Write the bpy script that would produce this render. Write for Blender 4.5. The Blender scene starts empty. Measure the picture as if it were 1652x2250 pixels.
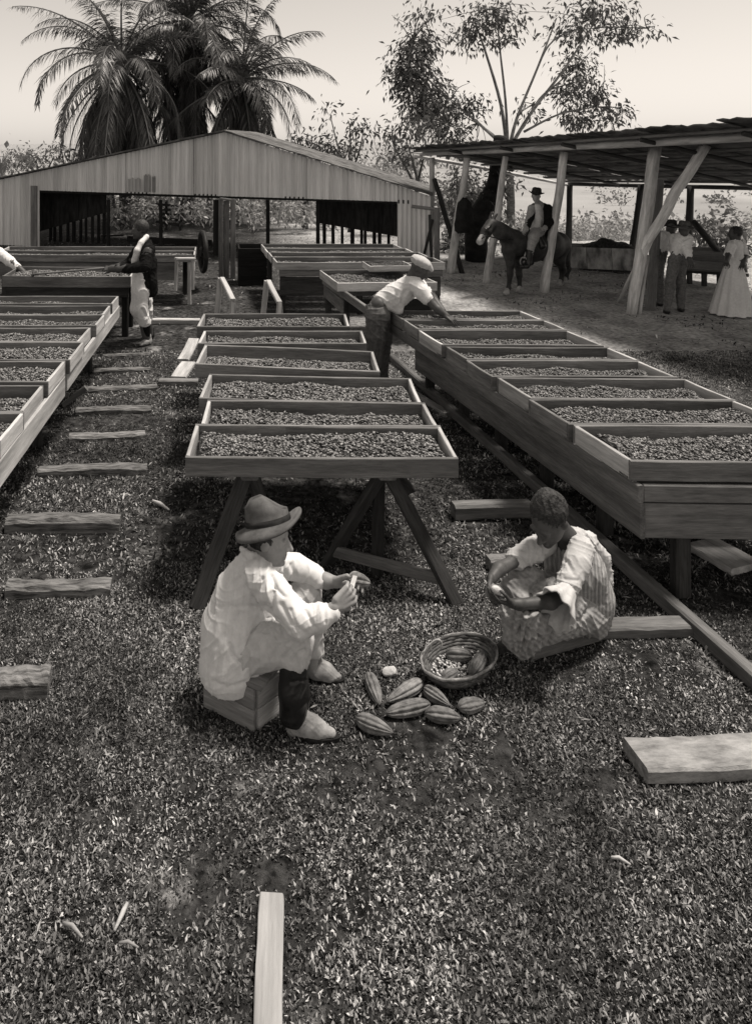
import bpy, math, random
import numpy as np
from mathutils import Vector, Matrix

random.seed(7)
RNG = np.random.default_rng(11)
scene = bpy.context.scene
COL = scene.collection
R = math.radians

# ------------------------------------------------------------------ camera
# level camera 3 m above the yard, with the lens shifted down like a view camera
F, CX, HY, H = 1600.0, 490.0, 315.0, 3.0      # working units of a 1652 x 2250 picture
cam_d = bpy.data.cameras.new('camera')
cam = bpy.data.objects.new('camera', cam_d)
COL.objects.link(cam)
cam.location = (0, 0, H)
cam.rotation_euler = (R(90), 0, 0)
cam_d.sensor_fit = 'VERTICAL'
cam_d.sensor_height = 36.0
cam_d.lens = 36.0 * F / 2250.0
cam_d.shift_x = (826 - CX) / 2250.0
cam_d.shift_y = -(1125 - HY) / 2250.0
cam_d.clip_end = 20000
scene.camera = cam

# ------------------------------------------------------------------ sky and sun (a monochrome print on warm paper)
SUN_AZ, SUN_EL = 74.0, 69.0          # azimuth to the right of the view direction
TINT = (1.0, 0.925, 0.845)
w = bpy.data.worlds.new('World')
scene.world = w
w.use_nodes = True
nt = w.node_tree
nt.nodes.clear()
out = nt.nodes.new('ShaderNodeOutputWorld')
bg = nt.nodes.new('ShaderNodeBackground')
sky = nt.nodes.new('ShaderNodeTexSky')
sky.sky_type = 'NISHITA'
sky.sun_disc = False
sky.sun_elevation = R(SUN_EL)
sky.sun_rotation = R(SUN_AZ)
sky.air_density = 1.8
sky.dust_density = 0.2
bw = nt.nodes.new('ShaderNodeRGBToBW')
mixt = nt.nodes.new('ShaderNodeMix')
mixt.data_type = 'RGBA'
mixt.blend_type = 'MULTIPLY'
mixt.inputs[0].default_value = 1.0
mixt.inputs[7].default_value = (*TINT, 1)
nt.links.new(sky.outputs[0], bw.inputs[0])
nt.links.new(bw.outputs[0], mixt.inputs[6])
nt.links.new(mixt.outputs[2], bg.inputs[0])
bg.inputs[1].default_value = 0.054
nt.links.new(bg.outputs[0], out.inputs[0])

sun_d = bpy.data.lights.new('sun', 'SUN')
sun_d.energy = 2.05
sun_d.angle = R(11.0)
sun_d.color = TINT
sun = bpy.data.objects.new('sun', sun_d)
COL.objects.link(sun)
sv = Vector((math.sin(R(SUN_AZ)) * math.cos(R(SUN_EL)), math.cos(R(SUN_AZ)) * math.cos(R(SUN_EL)), math.sin(R(SUN_EL))))
sun.rotation_euler = sv.to_track_quat('Z', 'Y').to_euler()
sun.location = sv * 60

scene.view_settings.view_transform = 'Standard'
scene.view_settings.look = 'None'
scene.view_settings.gamma = 1.0
scene.view_settings.use_curve_mapping = False
scene.view_settings.exposure = 1.22


# ------------------------------------------------------------------ places from the survey of the photograph
def U(x, y, d):
    return Vector(((x - CX) * d / F, d, H - (y - HY) * d / F))


def G(x, y, z=0.0):
    return U(x, y, F * (H - z) / (y - HY))


# ------------------------------------------------------------------ object helpers
WORLD = {}


def link(name, me, parent=None, M=None):
    o = bpy.data.objects.new(name, me)
    COL.objects.link(o)
    M = M if M is not None else Matrix.Identity(4)
    WORLD[o.name] = M
    if parent is not None:
        o.parent = parent
        o.matrix_local = WORLD[parent.name].inverted() @ M
    else:
        o.matrix_local = M
    return o


def tag(o, label=None, cat=None, group=None, kind=None):
    if label: o['label'] = label
    if cat: o['category'] = cat
    if group: o['group'] = group
    if kind: o['kind'] = kind
    return o


def empty(name, loc, label=None, cat=None, group=None):
    o = link(name, None, None, Matrix.Translation(Vector(loc)))
    o.empty_display_size = 0.1
    return tag(o, label, cat, group)


def mesh_np(name, v, faces, mat, smooth=False):
    """faces: (n,k) int array or list of lists"""
    me = bpy.data.meshes.new(name)
    v = np.asarray(v, dtype=np.float32)
    if isinstance(faces, np.ndarray):
        n, k = faces.shape
        me.vertices.add(len(v))
        me.vertices.foreach_set('co', v.ravel())
        me.loops.add(n * k)
        me.loops.foreach_set('vertex_index', faces.astype(np.int32).ravel())
        me.polygons.add(n)
        me.polygons.foreach_set('loop_start', np.arange(0, n * k, k, dtype=np.int32))
        me.polygons.foreach_set('loop_total', np.full(n, k, dtype=np.int32))
        me.update(calc_edges=True)
    else:
        me.from_pydata(v.tolist(), [], faces)
    if smooth:
        me.polygons.foreach_set('use_smooth', np.ones(len(me.polygons), dtype=bool))
    if mat: me.materials.append(mat)
    me.update()
    return me


def obj_w(name, v, faces, mat, parent=None, smooth=False, origin=None):
    """world-space vertices; the origin goes to the parent's origin, or to the base of the mesh"""
    v = np.asarray(v, dtype=np.float64)
    if origin is None:
        if parent is not None:
            origin = WORLD[parent.name].translation
        else:
            origin = Vector(((v[:, 0].min() + v[:, 0].max()) / 2, (v[:, 1].min() + v[:, 1].max()) / 2, v[:, 2].min()))
    origin = Vector(origin)
    me = mesh_np(name, v - np.array(origin), faces, mat, smooth)
    return link(name, me, parent, Matrix.Translation(origin))


class MB:
    """collects triangles and quads for one mesh"""

    def __init__(self):
        self.v, self.f = [], []

    def add(self, v, f):
        b = len(self.v)
        self.v += [tuple(p) for p in v]
        self.f += [[i + b for i in q] for q in f]

    def tube(self, pts, rad, n=8, caps=True):
        pts = [Vector(p) for p in pts]
        vs, fs = [], []
        ref = Vector((0.31, 0.2, 0.93))
        for i, p in enumerate(pts):
            t = (pts[min(i + 1, len(pts) - 1)] - pts[max(i - 1, 0)]).normalized()
            if abs(t.dot(ref)) > 0.95: ref = Vector((0.95, 0.1, 0.1))
            a = t.cross(ref).normalized()
            b = t.cross(a)
            r = rad[i] if hasattr(rad, '__len__') else rad
            for k in range(n):
                th = 2 * math.pi * k / n
                vs.append(p + a * math.cos(th) * r + b * math.sin(th) * r)
        for i in range(len(pts) - 1):
            for k in range(n):
                fs.append([i * n + k, i * n + (k + 1) % n, (i + 1) * n + (k + 1) % n, (i + 1) * n + k])
        if caps:
            fs.append(list(range(n))[::-1])
            fs.append([(len(pts) - 1) * n + k for k in range(n)])
        self.add(vs, fs)

    def box(self, c, sx, sy, sz, rz=0):
        M = Matrix.Translation(Vector(c)) @ Matrix.Rotation(rz, 4, 'Z')
        v = [M @ Vector((x * sx / 2, y * sy / 2, z * sz / 2)) for x in (-1, 1) for y in (-1, 1) for z in (-1, 1)]
        self.add(v, [[0, 1, 3, 2], [4, 6, 7, 5], [0, 4, 5, 1], [2, 3, 7, 6], [0, 2, 6, 4], [1, 5, 7, 3]])

    def obj(self, name, mat, parent=None, smooth=False, origin=None):
        return obj_w(name, np.array([tuple(p) for p in self.v]), self.f, mat, parent, smooth, origin)


def frame(p0, p1, wdir):
    p0, p1 = Vector(p0), Vector(p1)
    x = (p1 - p0).normalized()
    y = Vector(wdir)
    y = (y - x * y.dot(x)).normalized()
    z = x.cross(y)
    M = Matrix((x, y, z)).transposed().to_4x4()
    M.translation = (p0 + p1) / 2
    return M, (p1 - p0).length


def board(name, p0, p1, wid, th, mat, parent=None, wdir=(0, 0, 1), rough=1.0, nseg=4, label=None):
    """a sawn board from p0 to p1; wid along wdir, th across; chamfered and a little bowed"""
    M, L = frame(p0, p1, wdir)
    c = min(wid, th) * 0.16
    hy, hz = wid / 2, th / 2
    prof = [(-hy + c, -hz), (hy - c, -hz), (hy, -hz + c), (hy, hz - c), (hy - c, hz), (-hy + c, hz), (-hy, hz - c), (-hy, -hz + c)]
    v, f = [], []
    bow = random.uniform(-1, 1) * 0.006 * rough * min(1, L)
    for i in range(nseg + 1):
        t = i / nseg
        b = bow * math.sin(math.pi * t)
        for (y, z) in prof:
            v.append((-L / 2 + L * t, y + b + random.uniform(-1, 1) * 0.0015 * rough, z + b * 0.5 + random.uniform(-1, 1) * 0.001 * rough))
    for i in range(nseg):
        for k in range(8):
            f.append([i * 8 + k, (i + 1) * 8 + k, (i + 1) * 8 + (k + 1) % 8, i * 8 + (k + 1) % 8])
    f.append(list(range(8)))
    f.append([nseg * 8 + k for k in range(8)][::-1])
    me = mesh_np(name, np.array(v), f, mat)
    o = link(name, me, parent, M)
    if label: o['label'] = label
    return o


def log(name, pts, rad, mat, parent=None, n=10, wob=0.12, seg=6):
    """a rough pole through the points; local x runs along it"""
    pts = [Vector(p) for p in pts]
    M, L = frame(pts[0], pts[-1], (0.2, 0.9, 0.35))
    Mi = M.inverted()
    P = []
    m = len(pts) - 1
    for i in range(m * seg + 1):
        t = i / seg
        k = min(int(t), m - 1)
        u = t - k
        p = pts[k].lerp(pts[k + 1], u)
        r = (rad[k] * (1 - u) + rad[k + 1] * u) if hasattr(rad, '__len__') else rad
        P.append((Mi @ p, r))
    v, f = [], []
    ph = random.uniform(0, 9)
    for i, (p, r) in enumerate(P):
        ox = math.sin(i * 0.9 + ph) * r * wob
        oy = math.cos(i * 0.7 + ph * 2) * r * wob
        for k in range(n):
            th = 2 * math.pi * k / n
            rr = r * (1 + wob * 0.6 * math.sin(3 * th + i * 1.3 + ph) + random.uniform(-1, 1) * wob * 0.25)
            v.append((p.x, p.y + ox + math.cos(th) * rr, p.z + oy + math.sin(th) * rr))
    for i in range(len(P) - 1):
        for k in range(n):
            f.append([i * n + k, i * n + (k + 1) % n, (i + 1) * n + (k + 1) % n, (i + 1) * n + k])
    f.append(list(range(n))[::-1])
    f.append([(len(P) - 1) * n + k for k in range(n)])
    me = mesh_np(name, np.array(v), f, mat, smooth=True)
    return link(name, me, parent, M)


# ------------------------------------------------------------------ procedural materials, all greys
def new_mat(name):
    m = bpy.data.materials.new(name)
    m.use_nodes = True
    n = m.node_tree
    b = n.nodes['Principled BSDF']
    return m, n, b


def g3(v): return (v, v, v, 1)


def mat_noise(name, lo, hi, scale=8, rough=0.85, bump=0.3, detail=6, stretch=(1, 1, 1), dist=0.02, rand=0.25, spec=0.25, coords='Object', contrast=(0.35, 0.68), blotch=0.25):
    m, n, b = new_mat(name)
    tc = n.nodes.new('ShaderNodeTexCoord')
    mp = n.nodes.new('ShaderNodeMapping')
    mp.inputs['Scale'].default_value = stretch
    n.links.new(tc.outputs[coords], mp.inputs[0])
    oi = n.nodes.new('ShaderNodeObjectInfo')
    off = n.nodes.new('ShaderNodeVectorMath')
    off.operation = 'ADD'
    sc = n.nodes.new('ShaderNodeVectorMath')
    sc.operation = 'SCALE'
    sc.inputs['Scale'].default_value = 37.0
    cmb = n.nodes.new('ShaderNodeCombineXYZ')
    for i in range(3): n.links.new(oi.outputs['Random'], cmb.inputs[i])
    n.links.new(cmb.outputs[0], sc.inputs[0])
    n.links.new(mp.outputs[0], off.inputs[0])
    n.links.new(sc.outputs[0], off.inputs[1])
    no = n.nodes.new('ShaderNodeTexNoise')
    no.inputs['Scale'].default_value = scale
    no.inputs['Detail'].default_value = detail
    no.inputs['Roughness'].default_value = 0.65
    n.links.new(off.outputs[0], no.inputs['Vector'])
    rp = n.nodes.new('ShaderNodeValToRGB')
    rp.color_ramp.elements[0].position = contrast[0]
    rp.color_ramp.elements[1].position = contrast[1]
    rp.color_ramp.elements[0].color = g3(lo)
    rp.color_ramp.elements[1].color = g3(hi)
    n.links.new(no.outputs[0], rp.inputs[0])
    # broad blotches and a tone of its own for each piece
    no2 = n.nodes.new('ShaderNodeTexNoise')
    no2.inputs['Scale'].default_value = scale * 0.16
    no2.inputs['Detail'].default_value = 3
    n.links.new(off.outputs[0], no2.inputs['Vector'])
    mr = n.nodes.new('ShaderNodeMapRange')
    mr.inputs[1].default_value = 0.3
    mr.inputs[2].default_value = 0.7
    mr.inputs[3].default_value = 1 - blotch
    mr.inputs[4].default_value = 1 + blotch * 0.9
    n.links.new(no2.outputs[0], mr.inputs[0])
    mr2 = n.nodes.new('ShaderNodeMapRange')
    mr2.inputs[3].default_value = 1 - rand
    mr2.inputs[4].default_value = 1 + rand
    n.links.new(oi.outputs['Random'], mr2.inputs[0])
    mu = n.nodes.new('ShaderNodeMath')
    mu.operation = 'MULTIPLY'
    n.links.new(mr.outputs[0], mu.inputs[0])
    n.links.new(mr2.outputs[0], mu.inputs[1])
    vm = n.nodes.new('ShaderNodeVectorMath')
    vm.operation = 'SCALE'
    n.links.new(rp.outputs[0], vm.inputs[0])
    n.links.new(mu.outputs[0], vm.inputs['Scale'])
    n.links.new(vm.outputs[0], b.inputs['Base Color'])
    b.inputs['Roughness'].default_value = rough
    b.inputs['Specular IOR Level'].default_value = spec
    if bump:
        bp = n.nodes.new('ShaderNodeBump')
        bp.inputs['Strength'].default_value = bump
        bp.inputs['Distance'].default_value = dist
        n.links.new(no.outputs[0], bp.inputs['Height'])
        n.links.new(bp.outputs[0], b.inputs['Normal'])
    return m


def wood(name, lo, hi, **k):
    a = dict(scale=5, stretch=(1.6, 16, 16), contrast=(0.22, 0.8), blotch=0.38, bump=0.5, dist=0.006, rand=0.2, rough=0.85, spec=0.2)
    a.update(k)
    return mat_noise(name, lo, hi, **a)


M_ = {}
M_['wood'] = wood('weathered_wood', 0.09, 0.24)
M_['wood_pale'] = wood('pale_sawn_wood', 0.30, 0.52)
M_['wood_mid'] = wood('grey_wood', 0.09, 0.24)
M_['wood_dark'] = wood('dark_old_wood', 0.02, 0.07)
M_['wood_black'] = wood('near_black_wood', 0.008, 0.022)  # near-black; inside the barn it holds the shade in its colour
M_['bark'] = mat_noise('bark', 0.05, 0.16, scale=7, stretch=(0.6, 2.2, 2.2), bump=0.8, dist=0.03)
M_['bark_pale'] = mat_noise('pale_bark', 0.3, 0.6, scale=5, stretch=(0.5, 2, 2), bump=0.6, dist=0.02)
M_['pole'] = mat_noise('peeled_pole', 0.34, 0.72, scale=7, stretch=(0.35, 2.5, 2.5), bump=0.6, dist=0.02)
M_['bean'] = None


def mat_attr(name, lo, hi, attr='tone', rough=0.6, trans=0.0, spec=0.3):
    """each small piece (blade, bean, leaf) has its own grey, stored on the mesh"""
    m, n, b = new_mat(name)
    at = n.nodes.new('ShaderNodeAttribute')
    at.attribute_name = attr
    rp = n.nodes.new('ShaderNodeValToRGB')
    rp.color_ramp.elements[0].color = g3(lo)
    rp.color_ramp.elements[1].color = g3(hi)
    n.links.new(at.outputs['Fac'], rp.inputs[0])
    n.links.new(rp.outputs[0], b.inputs['Base Color'])
    b.inputs['Roughness'].default_value = rough
    b.inputs['Specular IOR Level'].default_value = spec
    if trans:
        tr = n.nodes.new('ShaderNodeBsdfTranslucent')
        n.links.new(rp.outputs[0], tr.inputs[0])
        mx = n.nodes.new('ShaderNodeMixShader')
        mx.inputs[0].default_value = trans
        n.links.new(b.outputs[0], mx.inputs[1])
        n.links.new(tr.outputs[0], mx.inputs[2])
        n.links.new(mx.outputs[0], n.nodes['Material Output'].inputs[0])
    return m


def set_tone(me, tone):
    a = me.attributes.new('tone', 'FLOAT', 'POINT')
    a.data.foreach_set('value', np.asarray(tone, dtype=np.float32))


M_['bean'] = mat_attr('cocoa_bean', 0.025, 0.46, rough=0.5)
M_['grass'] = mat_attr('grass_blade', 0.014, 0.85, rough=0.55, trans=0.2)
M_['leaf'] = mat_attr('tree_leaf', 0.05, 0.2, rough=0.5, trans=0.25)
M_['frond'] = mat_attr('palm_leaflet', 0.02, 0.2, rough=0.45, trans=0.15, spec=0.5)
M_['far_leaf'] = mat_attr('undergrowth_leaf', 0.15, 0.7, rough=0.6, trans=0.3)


def vnoise(x, y, seed=0):
    """cheap smooth 2-D noise on arrays, 0..1"""
    s = 0
    r = np.random.default_rng(seed)
    for o in range(5):
        a = r.uniform(0, 6.28, 4)
        k = 1.9 ** o
        d1, d2 = r.uniform(0, 6.28, 2)
        s = s + (np.sin(k * (x * math.cos(d1) + y * math.sin(d1)) + a[0] + 1.3 * np.sin(k * 0.7 * (y * math.cos(d2) - x * math.sin(d2)) + a[1]))) / (1.35 ** o)
    return 0.5 + s / 6.4

# ------------------------------------------------------------------ ground: one sheet to the horizon
def ground_z(x, y):
    x = np.asarray(x, float); y = np.asarray(y, float)
    s = np.clip((y - 22.5 - np.clip(7 - x, 0, 30) * 1.3) / 45.0, 0, None)
    drop = -13.0 * (1 - np.exp(-s * 1.6))
    far = np.clip((np.hypot(x, y) - 300) / 1500, 0, 1)
    hills = far * (4.0 + 5 * vnoise(x * 0.004, y * 0.004, 5))
    near = (vnoise(x * 1.7, y * 1.7, 3) - 0.5) * 0.028
    return drop + hills + near


xs = np.concatenate([-np.geomspace(6000, 9, 26), np.arange(-8, 12.01, 0.16), np.geomspace(13, 6000, 26)])
ys = np.concatenate([[-60, -30, -15, -6, -2], np.arange(0, 24.01, 0.16), np.geomspace(24.6, 9000, 60)])
GX, GY = np.meshgrid(xs, ys, indexing='ij')
GZ = ground_z(GX, GY)
nx_, ny_ = GX.shape
idx = np.arange(nx_ * ny_).reshape(nx_, ny_)
gf = np.stack([idx[:-1, :-1], idx[1:, :-1], idx[1:, 1:], idx[:-1, 1:]], -1).reshape(-1, 4)


def mat_ground():
    m, n, b = new_mat('trodden_earth')
    tc = n.nodes.new('ShaderNodeTexCoord')

    def noise(sc, det=8, ro=0.62):
        q = n.nodes.new('ShaderNodeTexNoise')
        q.inputs['Scale'].default_value = sc
        q.inputs['Detail'].default_value = det
        q.inputs['Roughness'].default_value = ro
        n.links.new(tc.outputs['Object'], q.inputs['Vector'])
        return q

    def ramp(src, a, va, c, vc):
        q = n.nodes.new('ShaderNodeValToRGB')
        q.color_ramp.elements[0].position = a
        q.color_ramp.elements[1].position = c
        q.color_ramp.elements[0].color = g3(va)
        q.color_ramp.elements[1].color = g3(vc)
        n.links.new(src, q.inputs[0])
        return q

    n1, n2, n3 = noise(14), noise(1.3, 4), noise(0.02, 8)
    fine0 = ramp(n1.outputs[0], 0.38, 0.014, 0.68, 0.13)
    bare = ramp(n1.outputs[0], 0.34, 0.24, 0.68, 0.7)
    fine = n.nodes.new('ShaderNodeMix'); fine.data_type = 'RGBA'
    patch = ramp(n2.outputs[0], 0.35, 0.55, 0.66, 1.25)
    mu = n.nodes.new('ShaderNodeMix'); mu.data_type = 'RGBA'; mu.blend_type = 'MULTIPLY'; mu.inputs[0].default_value = 1
    # bare trodden earth: the far yard by the shed, and worn patches in the turf
    sxx = n.nodes.new('ShaderNodeSeparateXYZ'); n.links.new(tc.outputs['Object'], sxx.inputs[0])
    m1 = n.nodes.new('ShaderNodeMapRange'); m1.inputs[1].default_value = 8.0; m1.inputs[2].default_value = 11.5
    n.links.new(sxx.outputs[1], m1.inputs[0])
    m2 = n.nodes.new('ShaderNodeMapRange'); m2.inputs[1].default_value = 1.0; m2.inputs[2].default_value = 3.0
    n.links.new(sxx.outputs[0], m2.inputs[0])
    mm = n.nodes.new('ShaderNodeMath'); mm.operation = 'MULTIPLY'; n.links.new(m1.outputs[0], mm.inputs[0]); n.links.new(m2.outputs[0], mm.inputs[1])
    nb = noise(2.3, 5, 0.6)
    wr = n.nodes.new('ShaderNodeMapRange'); wr.inputs[1].default_value = 0.6; wr.inputs[2].default_value = 0.74
    n.links.new(nb.outputs[0], wr.inputs[0])
    mxm = n.nodes.new('ShaderNodeMath'); mxm.operation = 'MAXIMUM'; n.links.new(mm.outputs[0], mxm.inputs[0]); n.links.new(wr.outputs[0], mxm.inputs[1])
    n.links.new(mxm.outputs[0], fine.inputs[0]); n.links.new(fine0.outputs[0], fine.inputs[6]); n.links.new(bare.outputs[0], fine.inputs[7])
    n.links.new(fine.outputs[2], mu.inputs[6])
    n.links.new(patch.outputs[0], mu.inputs[7])
    farc = ramp(n3.outputs[0], 0.3, 0.25, 0.7, 0.38)  # haze over the far land put into a pale colour
    sx = n.nodes.new('ShaderNodeSeparateXYZ')
    n.links.new(tc.outputs['Object'], sx.inputs[0])
    mr = n.nodes.new('ShaderNodeMapRange')
    mr.inputs[1].default_value = 24
    mr.inputs[2].default_value = 60
    n.links.new(sx.outputs[1], mr.inputs[0])
    mx = n.nodes.new('ShaderNodeMix'); mx.data_type = 'RGBA'
    n.links.new(mr.outputs[0], mx.inputs[0])
    n.links.new(mu.outputs[2], mx.inputs[6])
    n.links.new(farc.outputs[0], mx.inputs[7])
    n.links.new(mx.outputs[2], b.inputs['Base Color'])
    b.inputs['Roughness'].default_value = 0.95
    b.inputs['Specular IOR Level'].default_value = 0.1
    nf = noise(75, 6, 0.7)
    ad = n.nodes.new('ShaderNodeMath'); ad.operation = 'ADD'
    n.links.new(n1.outputs[0], ad.inputs[0]); n.links.new(nf.outputs[0], ad.inputs[1])
    bp = n.nodes.new('ShaderNodeBump')
    bp.inputs['Strength'].default_value = 1.0
    bp.inputs['Distance'].default_value = 0.03
    n.links.new(ad.outputs[0], bp.inputs['Height'])
    n.links.new(bp.outputs[0], b.inputs['Normal'])
    return m


ground = obj_w('ground', np.stack([GX.ravel(), GY.ravel(), GZ.ravel()], 1), gf, mat_ground(), None, True, (0, 0, 0))
tag(ground, 'trodden earth and turf of the drying yard running to far fields', None, None, 'structure')


# ------------------------------------------------------------------ grass: one mass of short broad blades
def grass(name, n, y0, y1, size, label, xl, xr, seed, keep=0.0):
    r = np.random.default_rng(seed)
    # even density over the ground seen between the two distances
    yy = np.sqrt(r.uniform(y0 ** 2, y1 ** 2, n))
    xx = r.uniform(0, 1, n) * (xr - xl) * yy + xl * yy
    cover = vnoise(xx * 2.3, yy * 2.3, 8) * 0.5 + vnoise(xx * 7, yy * 7, 9) * 0.3 + vnoise(xx * 19, yy * 19, 10) * 0.2
    path = np.exp(-((xx + 0.42 + 0.12 * np.sin(yy * 1.3)) / 0.22) ** 2) * np.clip((yy - 4.2) / 1.5, 0, 1)
    ok = cover > (keep + 0.05 * path + r.uniform(-0.14, 0.14, n))
    xx, yy = xx[ok], yy[ok]
    n = len(xx)
    zz = ground_z(xx, yy)
    L = size * (0.35 + 1.35 * r.beta(1.5, 2.5, n) + (vnoise(xx * 3, yy * 3, 33) - 0.5) * 0.5)
    W = L * r.uniform(0.16, 0.4, n)
    az = r.uniform(0, 2 * np.pi, n)
    el = r.uniform(0.1, 1.25, n)
    dx, dy, dz = np.cos(az) * np.cos(el), np.sin(az) * np.cos(el), np.sin(el)
    sx, sy = -np.sin(az), np.cos(az)
    tw = r.uniform(-0.6, 0.6, n)
    base = np.stack([xx, yy, zz - 0.004], 1)
    D = np.stack([dx, dy, dz], 1)
    S = np.stack([sx * np.cos(tw), sy * np.cos(tw), np.sin(tw)], 1)
    mid = base + D * (L * 0.5)[:, None]
    bend = np.stack([np.zeros(n), np.zeros(n), -L * r.uniform(0.05, 0.35, n)], 1)
    tip = base + D * L[:, None] + bend
    v = np.empty((n, 4, 3))
    v[:, 0] = base
    v[:, 1] = mid + S * (W / 2)[:, None]
    v[:, 2] = tip
    v[:, 3] = mid - S * (W / 2)[:, None]
    f = np.arange(n * 4).reshape(n, 4)
    o = obj_w(name, v.reshape(-1, 3), f, M_['grass'], None, False, (0, 0, 0))
    patch = 0.65 * vnoise(xx * 1.25, yy * 1.25, 21) + 0.35 * vnoise(xx * 4.2, yy * 4.2, 27)
    tone = np.clip(r.beta(0.5, 1.9, n) * (0.12 + 1.25 * np.clip(patch * 1.9 - 0.45, 0, 1)) * (0.5 + vnoise(xx * 5, yy * 5, 22)), 0, 1)
    set_tone(o.data, np.repeat(tone, 4))
    return tag(o, label, None, None, 'stuff')


grass('grass', 500000, 2.2, 5.2, 0.024, 'short broad-bladed turf around the seated figures', -0.34, 0.78, 1, 0.385)
grass('grass', 260000, 5.15, 10.5, 0.036, 'short turf between and under the drying tables', -0.34, 0.78, 2, 0.40)
grass('grass', 60000, 10.4, 23, 0.07, 'thin turf of the far yard in front of the sheds', -0.36, 0.78, 3, 0.64)


def tufts(n, y0, y1, label, seed):
    """longer weeds standing in clumps"""
    r = np.random.default_rng(seed)
    cy = np.sqrt(r.uniform(y0 ** 2, y1 ** 2, n)); cx = r.uniform(-0.34, 0.78, n) * cy
    ok = vnoise(cx * 1.4, cy * 1.4, 55) > 0.5
    cx, cy = cx[ok], cy[ok]
    m = 13
    k = len(cx) * m
    X = np.repeat(cx, m) + r.normal(0, 0.022, k); Y = np.repeat(cy, m) + r.normal(0, 0.022, k)
    Zz = ground_z(X, Y)
    L = np.repeat(r.uniform(0.03, 0.06, len(cx)), m) * r.uniform(0.6, 1.2, k)
    az = r.uniform(0, 6.28, k); el = r.uniform(0.35, 1.2, k)
    D = np.stack([np.cos(az) * np.cos(el), np.sin(az) * np.cos(el), np.sin(el)], 1)
    S = np.stack([-np.sin(az), np.cos(az), 0 * az], 1) * (L * r.uniform(0.045, 0.11, k))[:, None]
    b = np.stack([X, Y, Zz - 0.004], 1)
    mid = b + D * (L * 0.55)[:, None]
    tip = b + D * L[:, None]; tip[:, 2] -= L * r.uniform(0.1, 0.5, k)
    v = np.stack([b, mid + S, tip, mid - S], 1)
    o = obj_w('weeds', v.reshape(-1, 3), np.arange(k * 4).reshape(k, 4), M_['grass'], None, False, (0, 0, 0))
    set_tone(o.data, np.repeat(np.clip(r.beta(1.0, 3.0, k) + np.repeat(r.uniform(-0.2, 0.2, len(cx)), m), 0, 1), 4))
    return tag(o, label, None, None, 'stuff')


tufts(3200, 2.2, 9.0, 'longer weeds standing in clumps in the turf', 12)

# ------------------------------------------------------------------ cocoa beans: four raked heaps, shared by the trays
def bean_mesh(seed, W=1.68, D=0.50, n=3600, amp=0.022, lvl=0.055):
    r = np.random.default_rng(seed)

    def hz(x, y):
        a = vnoise(x * 5.5 + seed * 3, y * 6 + seed, seed + 40) - 0.5
        b = vnoise(x * 1.6 + seed, y * 1.5, seed + 70) - 0.5
        e = np.clip((D / 2 - y) / 0.16, 0, 1)              # lower along the far board
        rk = 0.007 * np.sin((x + 0.12 * np.sin(y * 9 + seed)) * 2 * np.pi / 0.105) * np.clip(vnoise(x * 2, y * 2, seed + 90) * 3 - 1.2, 0, 1)
        return lvl + rk + amp * 2.0 * a + amp * 2.4 * b - 0.03 * (1 - e) ** 1.5

    gx = np.linspace(-W / 2, W / 2, 61); gy = np.linspace(-D / 2, D / 2, 21)
    A, B = np.meshgrid(gx, gy, indexing='ij')
    base = np.stack([A.ravel(), B.ravel(), hz(A, B).ravel() - 0.006], 1)
    ii = np.arange(61 * 21).reshape(61, 21)
    bf = np.stack([ii[:-1, :-1], ii[1:, :-1], ii[1:, 1:], ii[:-1, 1:]], -1).reshape(-1, 4)
    bf = np.concatenate([bf[:, [0, 1, 2]], bf[:, [0, 2, 3]]])
    # one bean: six-sided spindle
    ring = [(0.10 * math.cos(k * math.pi / 3), math.cos(k * math.pi / 3), 0.72 * math.sin(k * math.pi / 3)) for k in range(6)]
    unit = np.array([(-1.0, 0, 0)] + [(0.0, c[1], c[2]) for c in ring] + [(1.0, 0, 0)])
    bean_f = np.array([[0, 1 + (k + 1) % 6, 1 + k] for k in range(6)] + [[7, 1 + k, 1 + (k + 1) % 6] for k in range(6)])
    x = r.uniform(-W / 2 + 0.012, W / 2 - 0.012, n)
    y = r.uniform(-D / 2 + 0.012, D / 2 - 0.012, n)
    z = hz(x, y) + r.uniform(-0.003, 0.009, n)
    l = r.uniform(0.0118, 0.0178, n)
    wd = l * r.uniform(0.5, 0.62, n)
    yaw = r.uniform(0, 6.283, n)
    pit = r.normal(0, 0.32, n)
    cx, sx = np.cos(yaw), np.sin(yaw)
    cp, sp = np.cos(pit), np.sin(pit)
    u = unit[None, :, :] * np.stack([l, wd, wd], 1)[:, None, :]
    ux = u[:, :, 0] * cp[:, None] - u[:, :, 2] * sp[:, None]
    uz = u[:, :, 0] * sp[:, None] + u[:, :, 2] * cp[:, None]
    vx = ux * cx[:, None] - u[:, :, 1] * sx[:, None] + x[:, None]
    vy = ux * sx[:, None] + u[:, :, 1] * cx[:, None] + y[:, None]
    v = np.stack([vx, vy, uz + z[:, None]], -1).reshape(-1, 3)
    ff = (bean_f[None] + (np.arange(n) * 8)[:, None, None]).reshape(-1, 3) + len(base)
    me = mesh_np('cocoa_beans', np.concatenate([base, v]), np.concatenate([bf, ff]), M_['bean'], smooth=True)
    tone = np.concatenate([np.full(len(base), 0.02), np.repeat(np.clip(r.beta(1.0, 1.9, n), 0, 1), 8)])
    set_tone(me, tone)
    return me


HEAPS = [bean_mesh(s, amp=a, lvl=l) for s, a, l in ((1, 0.024, 0.066), (2, 0.034, 0.056), (3, 0.026, 0.072), (4, 0.024, 0.04), (5, 0.03, 0.062), (6, 0.02, 0.05))]
TH = 0.027
heap_i = [0]


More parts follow.
